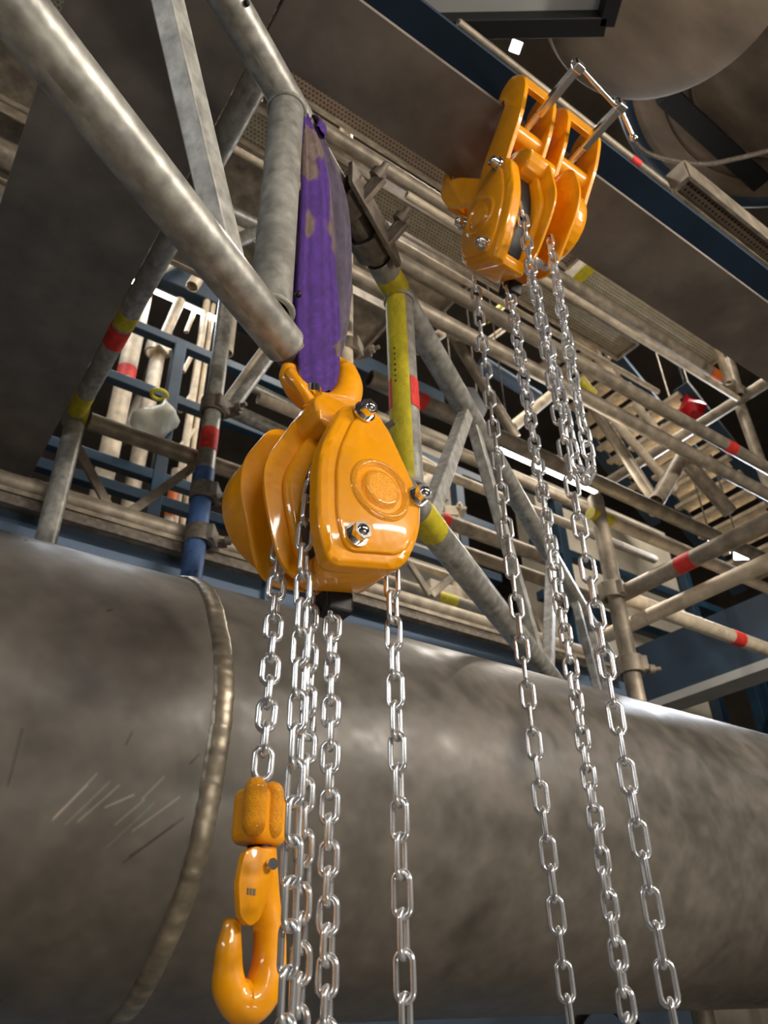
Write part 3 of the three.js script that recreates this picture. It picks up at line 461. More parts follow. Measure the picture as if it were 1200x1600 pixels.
{ // the hook below hoist 1
  const Y = M.yellow, t = thing('lifting_hook', 'yellow swivel hook with safety latch on the load chain', 'hook', H(0.286, -0.005, -0.577));
  const b = part(t, 'swivel_block', metricUV(new RoundedBoxGeometry(0.036, 0.042, 0.032, 4, 0.008).rotateY(0.35).translate(0.2855, EYE + 0.130, -0.577)), Y);
  for (const s of [-0.0095, 0.0095]) { const o = V(Math.cos(0.35) * s - 0.004, 0.003, -Math.sin(0.35) * s + 0.0135); part(b, 'raised_lobe', new THREE.CapsuleGeometry(0.0088, 0.026, 6, 14).translate(0.2855 + o.x, EYE + 0.131 + o.y, -0.577 + o.z), Y, true); }
  part(b, 'block_pin', rodGeo(H(0.296, 0.138, -0.570), H(0.311, 0.138, -0.574), 0.0035, 10), M.chrome, true);
  part(b, 'neck', rodGeo(H(0.2868, 0.110, -0.577), H(0.2875, 0.098, -0.577), 0.0095, 18), M.black, true);
  part(t, 'hook_body', sweep([H(0.2872, 0.107, -0.577), H(0.2895, 0.088, -0.577), H(0.2955, 0.066, -0.577), H(0.2995, 0.041, -0.576), H(0.2955, 0.017, -0.575), H(0.2825, 0.007, -0.574), H(0.2695, 0.015, -0.573), H(0.2655, 0.034, -0.572), H(0.2665, 0.058, -0.572)], [0.0125, 0.0128, 0.0108, 0.0118, 0.0138, 0.0142, 0.0118, 0.0094, 0.0062], 20, 80, 1.05), Y);
  const la = part(t, 'safety_latch', (() => { const s = roundShape([[-0.022, 0.006], [-0.010, 0.012], [0.010, 0.008], [0.009, -0.010], [-0.003, -0.037], [-0.012, -0.042], [-0.022, -0.036], [-0.026, -0.014]], 0.004), g = ext(s, -0.003, 0.003, 0.0012, 2); g.rotateY(0.3); g.translate(0.284, EYE + 0.094, -0.563); return metricUV(g); })(), Y);
  part(la, 'latch_pin', rodGeo(H(0.2875, 0.094, -0.575), H(0.2885, 0.094, -0.556), 0.0042, 12), M.chrome, true);
  for (let k = 0; k < 3; k++) part(la, 'stamped_mark', new THREE.BoxGeometry(0.0018, 0.0042, 0.0006).rotateY(0.25).translate(0.2690 + k * 0.003, EYE + 0.0745, -0.5548 - k * 0.0009), M.cast, true);
}
{ // hoist 2
  const a = [0.612, -0.588], c = [0.606, -0.470];
  const t = thing('hand_chain', 'long-link silver hand chain of the hoist under the beam, two outer strands', 'chain', H(0.61, -0.35, -0.53));
  strand(t, [H(0.612, 1.09, -0.488), H(0.612, 1.04, -0.472), H(0.610, 0.98, -0.470), H(c[0], 0.9, c[1]), ...uturn(...c, ...a, -0.3).map((v) => v), H(a[0], 1.0, a[1])], HAND, 0.72, M.zinc, 0.1, 8);
  const l = thing('load_chain', 'short-link silver load chain of the hoist under the beam with a slack loop', 'chain', H(0.66, -0.3, -0.55));
  const b = [0.655, -0.557];
  strand(l, [H(b[0], 1.0, b[1]), H(b[0], -0.22, b[1])], LOAD, 1.2, M.zinc, 0.4, 9);
  const bot = onX(918, 742, 0.69), p1 = onX(858, 372, 0.672), p2 = onX(826, 415, 0.650), q1 = onX(905, 640, 0.685), q2 = onX(872, 600, 0.665);
  strand(l, [p1, lerp(p1, q1, 0.5), q1, onX(921, 715, 0.693), onX(925, 738, 0.694), onX(918, 752, 0.69), onX(908, 748, 0.686), onX(898, 715, 0.68), onX(888, 668, 0.672), q2, lerp(q2, p2, 0.5), p2], LOAD, 0.2, M.zinc, 0.6, 10);
}

// ------------------------------------------------------------------ background scaffolding
const YEL = 'yellow', RED = 'red';
function tube(label, a, b, mat = M.dusty, bands = [], r = TUBE, group, name = 'scaffold_tube') {   // bands: [pixel x, pixel y, length, material]
  const t = thing(name, label, 'tube', lerp(a, b, a.y < b.y ? 0 : 1), group);
  part(t, 'pipe', tubeGeo(a, b, r, 16), mat);
  const L = a.distanceTo(b), d = b.clone().sub(a).normalize();
  for (const [px, py, len, m, nm = 'colour_band'] of bands) { // nearest place on the tube to that line of sight
    const r0 = ray(px, py).normalize(), w = a.clone().sub(eye), k = d.dot(r0), s = (k * r0.dot(w) - d.dot(w)) / (1 - k * k); part(t, nm, bandGeo(a, b, Math.min(0.98, Math.max(0.02, s / L)), len, r + 0.0008), m);
  }
  return t;
}
const xTube = (label, y, z, x0, x1, mat, bands, r) => tube(label, H(x0, y, z), H(x1, y, z), mat, bands, r);
const post = (label, px, py, z, y0, y1, mat, bands, r) => { const q = onZ(px, py, z); return tube(label, V(q.x, y0 + EYE, z), V(q.x, y1 + EYE, z), mat, bands, r, undefined, 'scaffold_post'); };
const brace = (label, px, py, qx, qy, z, mat = M.dusty, r = 0.02, z2 = z) => tube(label, onZ(px, py, z), onZ(qx, qy, z2), mat, [], r, undefined, 'scaffold_brace');

// right-hand bay
post('dusty scaffold post rising behind the chains beside the concrete wall', 958, 913, -1.25, -1.6, 1.34, M.dusty, []);
coupler('yellow-smeared coupler on the post where two red-banded tubes meet', onZ(955, 925, -1.25), V(0, 1, 0), V(0.4, 0, 0.9), M.dusty, 1.1);
coupler('brown coupler low on the post above the big pipe', onZ(985, 1040, -1.25), V(0, 1, 0), V(0.8, 0, 0.5), M.dusty, 1.1);
xTube('red-banded ledger tube running right above the navy beam', 1.02, -1.275, 1.76, 4.6, M.pale, [[1150, 996, 0.06, M.redTape]]);
tube('red-banded transom tube slanting up right past the dazzling lamp', H(1.735, 1.005, -1.24), H(1.735, 1.005, -0.1), M.dusty, [[1074, 882, 0.05, M.redTape]]);
tube('bare timber batten slanting beneath the red-banded transom', H(1.83, 0.955, -1.4), H(1.83, 0.955, -0.3), M.pale, [], 0.022);
xTube('long brown ledger tube with a red band ending under the red cover', 1.8, -1.15, 0.62, 3.4, M.dusty, [[1138, 700, 0.06, M.redTape]]);
xTube('long brown ledger tube just below the red-banded ledger', 1.65, -1.155, 0.72, 3.3, M.dusty, []);
xTube('long brown ledger tube above the white strip lamp at centre right', 1.41, -1.25, 0.86, 4.4, M.dusty, [[658, 623, 0.03, M.redTape]]);
xTube('pale ledger tube with a yellow end below the slack chain loop', 1.27, -1.25, 1.68, 3.6, M.pale, [[945, 772, 0.09, M.yellowTape]], 0.019);
xTube('ledger tube with an orange band under the pale perforated deck', 2.35, -1.218, 0.55, 2.92, M.dusty, [[1112, 590, 0.07, M.orange]], 0.026);
xTube('thin pale rail just below the orange-banded ledger', 2.28, -1.22, 1.0, 2.85, M.pale, [], 0.014);
tube('transom tube slanting down left from the far scaffold node', H(2.9, 2.31, -0.6), H(2.9, 2.31, -2.1), M.dusty, [], 0.026);
post('far scaffold post at the right edge under the deck corner', 1162, 650, -1.27, -1.6, 2.62, M.dusty, []);
brace('pale short strut at the corner of the pale perforated deck', 1121, 546, 1139, 598, -1.12, M.pale, 0.016);
brace('grey strut right of the pale short strut at the deck corner', 1140, 560, 1156, 618, -1.2, M.dusty, 0.02);
brace('pale diagonal strut below the deck right of the slack chain', 888, 499, 961, 595, -1.5, M.pale, 0.02);
brace('brown diagonal brace crossing the stair below the slack chain', 917, 622, 1019, 776, -1.3);
brace('yellowish thin diagonal brace across the stair treads', 958, 657, 1054, 765, -1.62, M.yellowPale ?? M.pale, 0.02);
brace('short brown strut leaning left below the red-banded ledger', 1069, 709, 1025, 784, -1.28, M.dusty, 0.028);
brace('brown diagonal brace falling right from the ledger joint', 1066, 714, 1140, 800, -1.32, M.dusty, 0.03);
brace('pale short strut between the two long ledgers', 990, 630, 1024, 670, -1.5, M.pale, 0.018);
brace('brown diagonal brace left of the hanging chains', 700, 512, 806, 684, -1.34, M.dusty, 0.018);
brace('short pale strut beside the top of the yellow post', 652, 547, 694, 518, -1.36, M.pale, 0.018);
brace('pale cross strut behind the second chain strand', 800, 668, 868, 612, -1.7, M.pale, 0.024);
brace('thin pale cross strut above the black sheet', 745, 545, 800, 505, -1.8, M.pale, 0.014);
brace('yellow short strut between the ledgers right of the slack chain', 905, 592, 928, 618, -1.45, M.yellowTape, 0.02);
brace('yellow strut behind the second chain high up', 760, 500, 800, 465, -1.75, M.yellowTape, 0.018);
xTube('brown ledger tube in the second row behind the yellow post', 1.56, -1.52, 0.95, 3.0, M.dusty, [], 0.022);
xTube('pale ledger tube in the second row under the black sheet', 1.95, -2.05, 0.9, 3.2, M.pale, [], 0.022);
xTube('short brown ledger tube with a red band below the yellow post', 1.62, -1.95, 1.35, 2.3, M.dusty, [[703, 787, 0.04, M.redTape]], 0.03);
tube('blue and white rail between the chains at centre right', onZ(752, 566, -2.0), onZ(840, 622, -2.0), M.casing, [], 0.035);
{ const t = thing('dark_opening_sheet', 'black many-sided sheet put in for a dark opening behind the galvanised upper chord', 'panel', onZ(730, 640, -2.3)); const p = [[704, 600], [742, 606], [762, 640], [748, 668], [716, 652]].map(([x, y]) => { const q = onZ(x, y, -2.3); return [q.x, q.y]; }); part(t, 'sheet', metricUV(ext(roundShape(p, 0.01), -2.32, -2.3, 0.002, 1)), M.black); for (const [x, y] of p.slice(0, 2)) part(t, 'hanger_rod', rodGeo(V(x + 0.02, y - 0.05, -2.31), V(x + 0.02, 7.2, -2.31), 0.004, 8), M.cast); }  // black sheet stands in for a dark opening; its hanger rods are added
{ const t = thing('red_cover', 'bright red pointed plastic cover hanging below the deck', 'cover', onZ(1078, 660, -1.75)); const c = onZ(1078, 630, -1.75); part(t, 'hood', new THREE.ConeGeometry(0.085, 0.13, 4).rotateY(0.5).translate(c.x, c.y + 0.02, c.z), M.red); part(t, 'skirt', new THREE.CylinderGeometry(0.085, 0.055, 0.05, 4).rotateY(0.5).translate(c.x, c.y - 0.07, c.z), M.red); part(t, 'hanger', rodGeo(V(c.x, c.y + 0.07, c.z), V(c.x, c.y + 0.30, c.z), 0.006, 8), M.black); }

// decks
function plank(label, y, z0, z1, x0, x1, mat) {
  const t = thing('scaffold_plank', label, 'plank', H((x0 + x1) / 2, y, (z0 + z1) / 2)), Y = y + EYE;
  part(t, 'board', box(x0, x1, Y, Y + 0.004, z0 + 0.006, z1 - 0.006), mat);
  for (const z of [z0, z1]) part(t, 'side_channel', box(x0, x1, Y - 0.022, Y + 0.045, z - 0.004, z + 0.004), M.dusty);
  for (const x of [x0, x1]) part(t, 'end_cap', box(x - 0.006, x + 0.006, Y - 0.02, Y + 0.04, z0, z1), M.dusty);
  return t;
}
plank('brown perforated deck plank running beside the dark overhead beam', 2.4, -1.19, -0.90, -1.2, 1.75, M.perfDark);
{ const p = plank('pale perforated deck plank with a yellow end beside the beam', 2.4, -1.235, -0.95, 1.80, 2.68, M.perfPale); part(p, 'yellow_end', box(1.79, 1.84, EYE + 2.372, EYE + 2.378, -1.24, -0.95), M.yellowTape); }
plank('grey perforated deck plank right of the purple sling', 2.4, -1.415, -1.30, -0.6, 2.3, M.perfPale);
plank('shadowed deck plank farther back, first of the inner row', 2.42, -1.72, -1.46, -0.4, 1.5, M.dusty);
plank('shadowed deck plank farther back, second of the inner row', 2.42, -2.02, -1.76, -0.4, 1.35, M.dusty);
plank('perforated toe strip along the top of the dark beam at upper right', 1.62, -0.500, -0.455, 1.22, 4.5, M.perfDark);
xTube('bright thin rail along the grey perforated plank', 2.36, -1.44, 0.4, 2.6, M.pale, [], 0.012);
xTube('silvery guard tube along the top edge of the dark beam', 1.70, -0.53, 0.6, 1.62, M.dusty, [[992, 252, 0.03, M.redTape]], 0.009);
post('white scaffold post with a red band and rosette right of the sling', 541, 220, -1.35, 1.4, 3.2, M.pale, [[543, 194, 0.05, M.redTape]]);
{ const q = onZ(540, 238, -1.35), t = thing('scaffold_rosette', 'round rosette ring on the white post above the sling', 'rosette', q); part(t, 'ring', new THREE.TorusGeometry(0.052, 0.006, 8, 28).rotateX(Math.PI / 2), M.cast, true); part(t, 'hub', new THREE.CylinderGeometry(0.03, 0.03, 0.03, 18), M.dusty, true); for (let k = 0; k < 4; k++) part(t, 'spoke', new THREE.BoxGeometry(0.03, 0.006, 0.012).translate(0.038, 0, 0).rotateY(k * Math.PI / 2 + 0.4), M.cast, true); }
coupler('pale coupler behind the sling just above the big hoist', onZ(545, 545, -1.35), V(0, 1, 0), V(0.6, 0, 0.8), M.dusty, 1.0);

// stair tower
{
  const flight = (label, s0, s1, n, zc, dz) => {
    const t = thing('stair_flight', label, 'stairs', s1.clone().setZ(zc));
    for (const s of [-1, 1]) part(t, 'stringer', barGeo(s0.clone().setZ(zc + s * dz / 2), s1.clone().setZ(zc + s * dz / 2), 0.03, 0.10, V(0, 0, 1)), M.navy);
    for (let k = 0; k < n; k++) { const p = lerp(s0, s1, (k + 0.5) / n); part(t, 'tread', box(p.x - 0.055, p.x + 0.055, p.y - 0.012, p.y + 0.012, zc - dz / 2 + 0.02, zc + dz / 2 - 0.02), M.pale); }
    return t;
  };
  flight('upper pale stair flight behind the slack chain loop', onZ(872, 540, -2.5), onZ(1075, 792, -2.5), 12, -2.5, 0.55);
  flight('lower pale stair flight behind the dazzling work lamp', onZ(1010, 640, -2.0), onZ(1215, 900, -2.0), 11, -2.0, 0.5);
}
// concrete wall, rail and navy beam on the right
{ const a = onZ(880, 780, -3.0), b = onZ(1092, 1040, -3.0); const t = thing('concrete_panel', 'beige concrete wall panel behind the teal rail', 'wall panel', V((a.x + b.x) / 2, 0, -3.05)); part(t, 'slab', box(a.x - 0.3, b.x, 0, a.y + 0.1, -3.2, -3.0), M.concrete); }
function rail(label, z, x0, x1, ys, posts, y0, mat, s = 0.05) {
  const t = thing('guard_rail', label, 'railing', H((x0 + x1) / 2, y0, z));
  for (const y of ys) part(t, 'rail', box(x0, x1, EYE + y - s / 2, EYE + y + s / 2, z - s / 2, z + s / 2, 0.004), mat);
  for (const x of posts) part(t, 'post', box(x - s * 0.6, x + s * 0.6, EYE + y0, EYE + ys[0], z - s * 0.55, z + s * 0.55, 0.004), mat);
  return t;
}
rail('teal guard rail in front of the beige concrete wall', -2.6, 2.9, 5.6, [2.64, 2.24, 1.9], [3.15, 4.35, 5.4], -1.6, M.blueRail, 0.055);
{
  const x = 2.793, t = thing('steel_beam', 'navy channel beam low at right beneath the red-banded tube', 'beam', H(x, 1.06, -1.0));
  part(t, 'web', box(x, x + 0.008, EYE + 1.091, EYE + 1.33, -2.4, 0.2), M.navy); part(t, 'top_flange', box(x, x + 0.16, EYE + 1.33, EYE + 1.345, -2.4, 0.2), M.navy);
  part(t, 'bottom_flange', box(x - 0.012, x + 0.12, EYE + 1.056, EYE + 1.091, -2.4, 0.2), M.greyPaint);
}
for (const [k, px] of [[0, 1172], [1, 1190]]) { const a = onZ(px, 1060, -3.0), t = thing('blue_upright', k ? 'pale blue upright at the right edge, right of two' : 'pale blue upright at the right edge, left of two', 'upright', V(a.x, 0, -3)); part(t, 'bar', box(a.x - 0.04, a.x + 0.04, 0, a.y + 0.2, -3.04, -2.96, 0.004), M.blueRail); }

// left-hand bay: the tube along the beam, its post and a lattice girder that runs behind everything
tube('scaffold tube with red and yellow bands along the broad dark beam', H(0.2485, 1.36, -0.3), H(0.2485, 1.36, -1.80), M.galv, [[181, 522, 0.065, M.redTape], [189, 492, 0.045, M.yellowTape], [134, 632, 0.08, M.yellowTape]]);
post('thick grey post at left standing behind the big pipe', 95, 750, -1.77, -1.6, 1.335, M.galv, [], 0.026);
coupler('yellow-painted coupler joining the left post and the long ledger', H(0.262, 1.39, -1.79), V(1, 0, 0), V(0, 0.5, 1), M.yellowTape, 1.0);
{
  const z = -1.835, t = thing('lattice_girder', 'dusty lattice girder running behind the hoist from the left post', 'girder', H(1, 1.13, z));
  part(t, 'upper_chord', tubeGeo(H(0.30, 1.415, z), H(2.52, 1.415, z), 0.0255, 20), M.dusty);
  part(t, 'lower_chord', tubeGeo(H(-0.7, 1.146, z), H(2.52, 1.146, z), 0.0255, 20), M.dusty);
  for (const [a, b, c, d] of [[116, 690, 170, 792], [196, 806, 304, 728], [732, 878, 674, 930], [640, 880, 672, 930], [812, 918, 850, 990], [884, 918, 852, 990]]) { const p = onZ(a, b, z), q = onZ(c, d, z); part(t, 'brace', barGeo(p, q, 0.026, 0.012, V(0, 0, 1)), M.dusty); }
}
{ const t = thing('ledge_channel', 'brown channel ledge along the top of the blue-grey casing', 'channel', H(1, 1.06, -1.95)); part(t, 'top_plate', box(-3, 2.5, EYE + 1.106, EYE + 1.119, -2.1, -1.812), M.dusty); part(t, 'web', box(-3, 2.5, EYE + 1.078, EYE + 1.106, -1.83, -1.82), M.cast); }
{ const t = thing('duct_casing', 'blue-grey painted duct casing behind the big pipe', 'casing', V(1, 0, -2.6)); part(t, 'front_sheet', box(-3, 2.6, 0, EYE + 1.105, -1.92, -1.90), M.casing); part(t, 'body', box(-2.98, 2.58, 0, EYE + 1.10, -2.5, -1.92), M.casing); for (const x of [0.95, 2.25]) part(t, 'stiffener', box(x - 0.05, x + 0.05, 0, EYE + 1.10, -1.90, -1.875), M.casing); }
{
  const q = onZ(326, 690, -1.775), t = thing('scaffold_post', 'scaffold post with a red band above a blue foot left of the hoist', 'tube', V(q.x, 0, -1.775)), p = (y) => V(q.x, y, -1.775), yr = onZ(326, 690, -1.775).y, yb = onZ(320, 735, -1.775).y;
  part(t, 'upper_tube', tubeGeo(p(yb), p(EYE + 2.2), 0.027, 18), M.galv); part(t, 'blue_tube', tubeGeo(p(0), p(yb), 0.029, 18), M.bluePost); part(t, 'red_band', rodGeo(p(yr - 0.04), p(yr + 0.04), 0.0278, 18), M.redTape);
}
coupler('grey ring coupler on the post left of the big hoist', onZ(333, 637, -1.775), V(0, 1, 0), V(0.5, 0, 0.8), M.cast, 1.2);
coupler('dark coupler at the blue foot just above the ledge', onZ(318, 772, -1.775), V(0, 1, 0), V(0.8, 0, 0.6), M.cast, 1.2);
coupler('dark coupler at the blue foot just below the ledge', onZ(312, 838, -1.775), V(0, 1, 0), V(0.8, 0, 0.6), M.cast, 1.2);
brace('pale diagonal brace between the red-banded post and the girder chord', 345, 640, 432, 520, -1.95, M.pale, 0.018);
brace('grey diagonal brace beside the pale one left of the hoist', 356, 644, 440, 530, -1.93, M.galv, 0.024);
brace('grey ledger tube right of the red-banded post', 350, 636, 470, 690, -1.93, M.galv, 0.026);
brace('thinner grey ledger tube above it running behind the hoist', 372, 594, 470, 642, -2.05, M.galv, 0.02);
rail('dark blue guard rail on the platform at left', -2.4, -0.2, 1.3, [2.395, 2.09, 1.70, 1.60], [0.675], 1.10, M.blueRail, 0.042);
const pale = (label, px, py, z, ya, yb, r, bands) => { const q = onZ(px, py, z); return tube(label, V(q.x, ya + EYE, z), V(q.x, yb + EYE, z), M.pale, bands, r, undefined, 'scaffold_post'); };
pale('widest pale post with a red band nearest the left beam', 196, 590, -2.75, -1.6, 3.1, 0.042, [[195, 585, 0.07, M.redTape]]);
pale('pale post with a coupler behind the blue rail', 238, 600, -2.9, -1.6, 2.9, 0.036, []);
pale('pale post second from the blue upright, tapering behind the rail', 268, 600, -3.1, -1.6, 2.8, 0.030, []);
pale('slim pale lattice upright right of the blue upright', 304, 600, -2.7, -1.6, 3.3, 0.018, []);
pale('slimmest grey lattice upright beside the slim pale one', 316, 600, -2.7, -1.6, 3.3, 0.012, []);
for (let k = 0; k < 4; k++) brace(['lowest', 'lower middle', 'upper middle', 'topmost'][k] + ' thin pale lattice strut left of the slim pale upright', 276 + k * 5, 705 - k * 62, 304, 672 - k * 62, -2.7, M.pale, 0.011);
coupler('pale coupler with a yellow clip on the post behind the rail', onZ(243, 545, -2.88), V(0, 1, 0), V(0.5, 0, 0.8), M.pale, 1.5);
brace('pale diagonal tube crossing just below the left strip lamp', 282, 470, 255, 530, -2.6, M.pale, 0.024);
brace('dim grey diagonal brace behind the widest pale post', 262, 520, 190, 690, -3.2, M.dusty, 0.03);
{ const q = onZ(242, 655, -2.36), t = thing('plastic_bag', 'crumpled translucent white plastic bag tied to the blue rail', 'bag', q), g = new THREE.SphereGeometry(0.1, 28, 20), p = g.attributes.position; for (let i = 0; i < p.count; i++) { const v = V(p.getX(i), p.getY(i), p.getZ(i)), n = fbm(v.x * 2 + 0.5, v.y * 2 + v.z + 0.5, 5, 5, 4, 401), s = 0.35 + 1.1 * n, top = v.y > 0.0 ? Math.max(0.2, 1 - v.y * 9) : 1; p.setXYZ(i, v.x * s * top * 1.0 + v.y * 0.25, v.y * 1.25 * (0.7 + 0.6 * n), v.z * s * top); } g.computeVertexNormals(); part(t, 'film', g, M.bag, true); part(t, 'neck_tie', new THREE.TorusGeometry(0.03, 0.008, 8, 16).rotateX(Math.PI / 2).translate(0, 0.125, 0), M.yellowTape, true); }
{ const t = thing('corrugated_sheet', 'brown corrugated sheet wall low at left behind the thick post', 'sheet', onZ(130, 800, -2.9)); const a = onZ(60, 760, -2.9), b = onZ(190, 760, -2.9), n = 22; for (let k = 0; k < n; k++) { const x0 = a.x - 0.1 + (b.x - a.x + 0.2) * k / n, x1 = a.x - 0.1 + (b.x - a.x + 0.2) * (k + 1) / n; part(t, 'rib', box(x0, x0 + (x1 - x0) * 0.55, EYE + 0.9, EYE + 1.85, -2.9, -2.88), M.rustSheet); part(t, 'valley', box(x0 + (x1 - x0) * 0.5, x1 + 0.002, EYE + 0.9, EYE + 1.85, -2.92, -2.905), M.rustSheet); } }
pale('slender pale post with an orange sleeve behind the lattice brace', 268, 785, -2.65, -1.6, 1.95, 0.02, [[268, 785, 0.15, M.orange]]);
{ const t = thing('steel_beam', 'bluish box beam just above the left strip lamp', 'beam', H(0.8, 3.02, -2.75)); part(t, 'box_section', box(-0.5, 2.4, EYE + 3.06, EYE + 3.19, -2.8, -2.68, 0.006), M.navy); }
brace('blue-grey strut rising right above the left strip lamp', 245, 424, 300, 400, -2.6, M.galv, 0.022);
tube('short pale tube stub under the lower chord near the left lamp', onZ(300, 448, -2.5), onZ(318, 420, -2.5), M.pale, [], 0.03);
// between the left girder and its end post
post('pale post with yellow couplers in the gap left of the end post', 392, 235, -2.0, 2.05, 5.6, M.pale, [[399, 185, 0.07, M.yellowTape], [388, 236, 0.09, M.yellowTape]], 0.026);
brace('brown diagonal tube in the gap left of the end post', 350, 292, 392, 190, -2.3, M.dusty, 0.03);
tube('tilted pale board end in the gap left of the end post', onZ(374, 292, -1.8), onZ(402, 340, -1.8), M.pale, [], 0.03);
brace('dark tube behind the lower end of the flat brace', 346, 326, 412, 356, -1.7, M.galv, 0.03);
brace('lighter tube just below the dark tube behind the brace', 352, 384, 420, 356, -1.65, M.galv, 0.024);
// upper left corner: grating and beams seen past the broad beam
{
  const y = 2.9 + EYE, a = onY(0, 60, 2.9), b = onY(60, 128, 2.9), x0 = Math.min(a.x, b.x) - 0.5, x1 = b.x + 0.25, z0 = b.z - 0.12, z1 = a.z + 0.6, t = thing('floor_grating', 'lamp-lit steel floor grating glimpsed at the upper left corner', 'grating', V((x0 + x1) / 2, y, (z0 + z1) / 2)), gs = [];
  for (let x = x0; x < x1; x += 0.034) gs.push(box(x - 0.004, x + 0.004, y, y + 0.03, z0, z1)); for (let z = z0; z < z1; z += 0.034) gs.push(box(x0, x1, y + 0.012, y + 0.03, z - 0.003, z + 0.003));
  const m = part(t, 'bar_grid', mergeGeometries(gs), M.pale); m.userData.kind = 'stuff'; part(t, 'edge_bar', box(x0, x1, y - 0.05, y + 0.03, z0 - 0.035, z0 - 0.005), M.pale);
}
xTube('grey pipe under the grating at the upper left corner', 2.7, -1.83, -1.6, 0.02, M.greyPaint, [], 0.06);
xTube('brown pipe at the left edge beneath the grey one', 2.3, -1.83, -1.6, 0.02, M.dusty, [], 0.05);
{ const t = thing('steel_beam', 'dark cross beam at the left edge behind the broad beam', 'beam', H(-1, 2.4, -2.1)); part(t, 'box_section', box(-2.2, 0.05, EYE + 2.35, EYE + 2.6, -2.2, -2.1, 0.004), M.cast); }

// things glimpsed between the yellow post and the right girder's lower chord
{ const a = onZ(650, 655, -2.9), b = onZ(712, 765, -2.9), t = thing('grey_cabinet', 'grey cabinet behind the yellow post', 'cabinet', V((a.x + b.x) / 2, b.y, -3)); part(t, 'body', box(a.x - 0.2, b.x, 0, a.y, -3.3, -2.92, 0.01), M.concrete); part(t, 'door', box(a.x - 0.05, b.x - 0.06, b.y - 0.1, a.y - 0.06, -2.92, -2.9, 0.004), M.concrete); }
{ const a = onZ(690, 905, -2.4), b = onZ(742, 962, -2.4), t = thing('cream_panel', 'cream panel glimpsed under the right girder behind the ledge', 'panel', V((a.x + b.x) / 2, b.y, -2.4)); part(t, 'sheet', box(a.x - 0.05, b.x, b.y - 0.15, a.y, -2.45, -2.42, 0.003), M.pale); part(t, 'frame', box(b.x, b.x + 0.04, b.y - 0.15, a.y + 0.05, -2.45, -2.40, 0.003), M.pale); }
rail('dark blue rail behind the right girder under the yellow post', -2.7, 1.4, 2.7, [2.62, 2.30, 1.98], [1.75, 2.45], -1.6, M.blueRail, 0.05);
brace('cream strut crossing below the yellow post, rising right', 656, 756, 696, 728, -2.5, M.pale, 0.024);
brace('cream strut crossing below the yellow post, falling right', 650, 712, 694, 738, -2.5, M.pale, 0.02);
post('cream post with a clamp below the red-banded stub', 708, 840, -2.45, 1.1, 1.98, M.pale, [], 0.028);
coupler('cream coupler on the post below the red-banded stub', onZ(704, 806, -2.45), V(0, 1, 0), V(-0.5, 0, 0.8), M.pale, 1.4);
xTube('white rail glimpsed below the lower chord of the right girder', 1.62, -2.3, 1.2, 2.25, M.pale, [], 0.016);
xTube('yellow-marked rail behind the foot of the right girder', 1.50, -2.3, 1.1, 2.2, M.dusty, [[716, 880, 0.1, M.yellowTape]], 0.026);

// ------------------------------------------------------------------ vessels and tray at the upper right
function vessel(label, cx, cz, y, r, hgt, dish, extra) {
  const t = thing('clad_vessel', label, 'vessel', H(cx, y, cz)), prof = [];
  for (let k = 0; k <= 10; k++) { const a = k / 10; prof.push(new THREE.Vector2(Math.max(0.001, r * Math.sin(a * Math.PI / 2)), dish * (1 - Math.cos(a * Math.PI / 2)) - dish)); }
  prof.push(new THREE.Vector2(r, 0.1), new THREE.Vector2(r, hgt));
  const lg = new THREE.LatheGeometry(prof, 72), nrm = lg.toNonIndexed().attributes.normal, g = metricUV(lg); g.setAttribute('normal', nrm);
  part(t, 'shell', g, M.cladding, true); extra?.(t); return t;
}
vessel('brown clad vessel bottom with streaks at the top right', 1.157, -0.29, 2.2, 0.322, 3.4, 0.04, (t) => { part(t, 'seam_band', new THREE.TorusGeometry(0.322, 0.006, 8, 72).rotateX(Math.PI / 2).translate(0, 0.03, 0), M.cladding, true); });
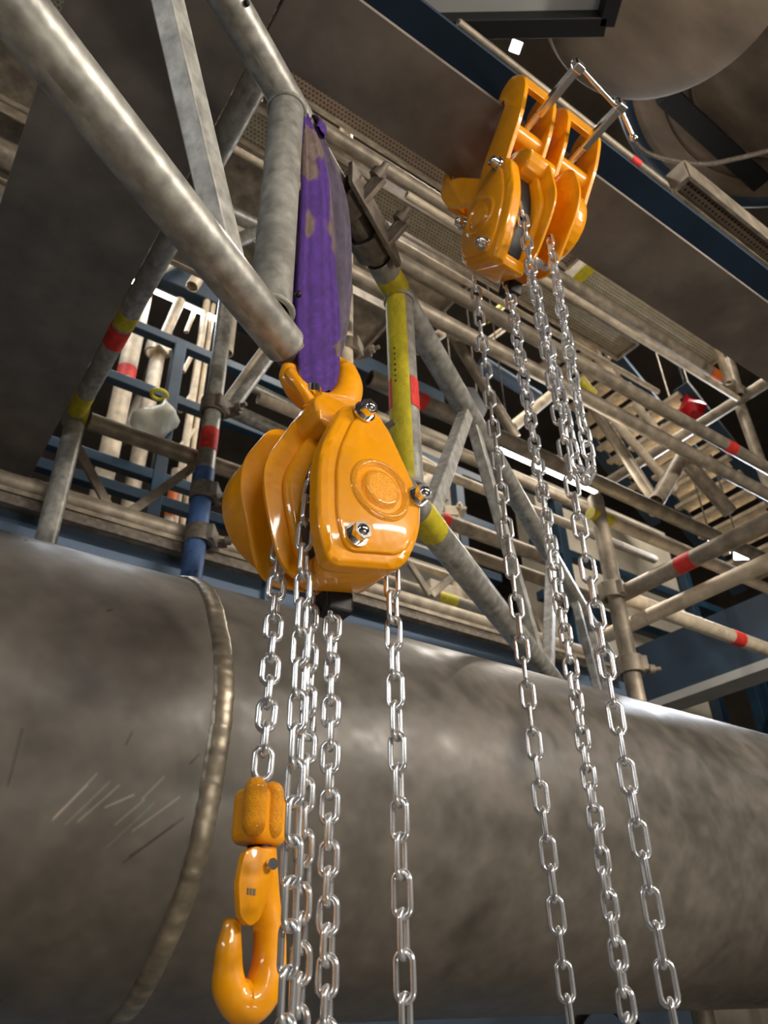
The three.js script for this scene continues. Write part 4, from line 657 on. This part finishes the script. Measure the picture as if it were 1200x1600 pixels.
vessel('larger clad vessel with a dark rim and flat bar at the right edge', 2.49, -0.150, 3.4, 0.85, 2.15, 0.05, (t) => {
  part(t, 'rim', new THREE.TorusGeometry(0.872, 0.04, 10, 80).rotateX(Math.PI / 2).translate(0, 0.02, 0), M.navy, true);
  part(t, 'flat_bar', box(-0.39, 0.35, -0.12, -0.085, -0.65, -0.56).rotateY(0.02), M.black, true);
  for (const [r, y] of [[0.73, -0.04], [0.6, -0.045]]) part(t, 'seam_ring', new THREE.TorusGeometry(r, 0.006, 6, 72).rotateX(Math.PI / 2).translate(0, y, 0), M.cladding, true);
});
{ const p = [[985, 215], [1010, 238], [1060, 252], [1105, 256], [1150, 248], [1215, 232]].map(([x, y]) => onY(x, y, 2.5)), t = thing('cable', 'thin grey cable sagging across the dark rimmed vessel', 'cable', p[0]); part(t, 'strand', sweep(p, p.map(() => 0.008), 8, 40), M.cast); }
{
  const a = H(0.70, 2.0, -0.632), b = H(0.99, 2.0, -0.428), d = b.clone().sub(a).normalize(), n = V(0, 1, 0).cross(d), t = thing('support_tray', 'light grey tray with a black edge at the top of the frame', 'tray', a), e = b.clone().addScaledVector(d, 0.01);
  part(t, 'black_edge', barGeo(a.clone().addScaledVector(d, -0.2), e, 0.045, 0.06, V(0, 1, 0)), M.black);
  const c = lerp(a.clone().addScaledVector(d, -0.2), e, 0.5), s = Math.sign(n.dot(V(0, 0, 1)) || 1); part(t, 'tray_bottom', barGeo(a.clone().addScaledVector(d, -0.2).addScaledVector(n, s * 0.16).setY(EYE + 2.02), e.clone().addScaledVector(n, s * 0.16).setY(EYE + 2.02), 0.28, 0.02, V(0, 1, 0)), M.greyPaint);
  part(t, 'black_edge', barGeo(e, e.clone().addScaledVector(n, s * 0.32).addScaledVector(d, 0.02), 0.04, 0.06, V(0, 1, 0)), M.black);
}
// below the pipe at the right
{ const c = onZ(950, 1650, -1.6), t = thing('hose', 'black hose arching behind the underside of the big pipe', 'hose', c); part(t, 'hose_body', sweep(Array.from({ length: 9 }, (_, k) => { const a = Math.PI * k / 8; return V(c.x - Math.cos(a) * 0.13, c.y + Math.sin(a) * 0.115, c.z); }), [0.02, 0.02], 12, 40), M.black); }

renderer.render(scene, camera);
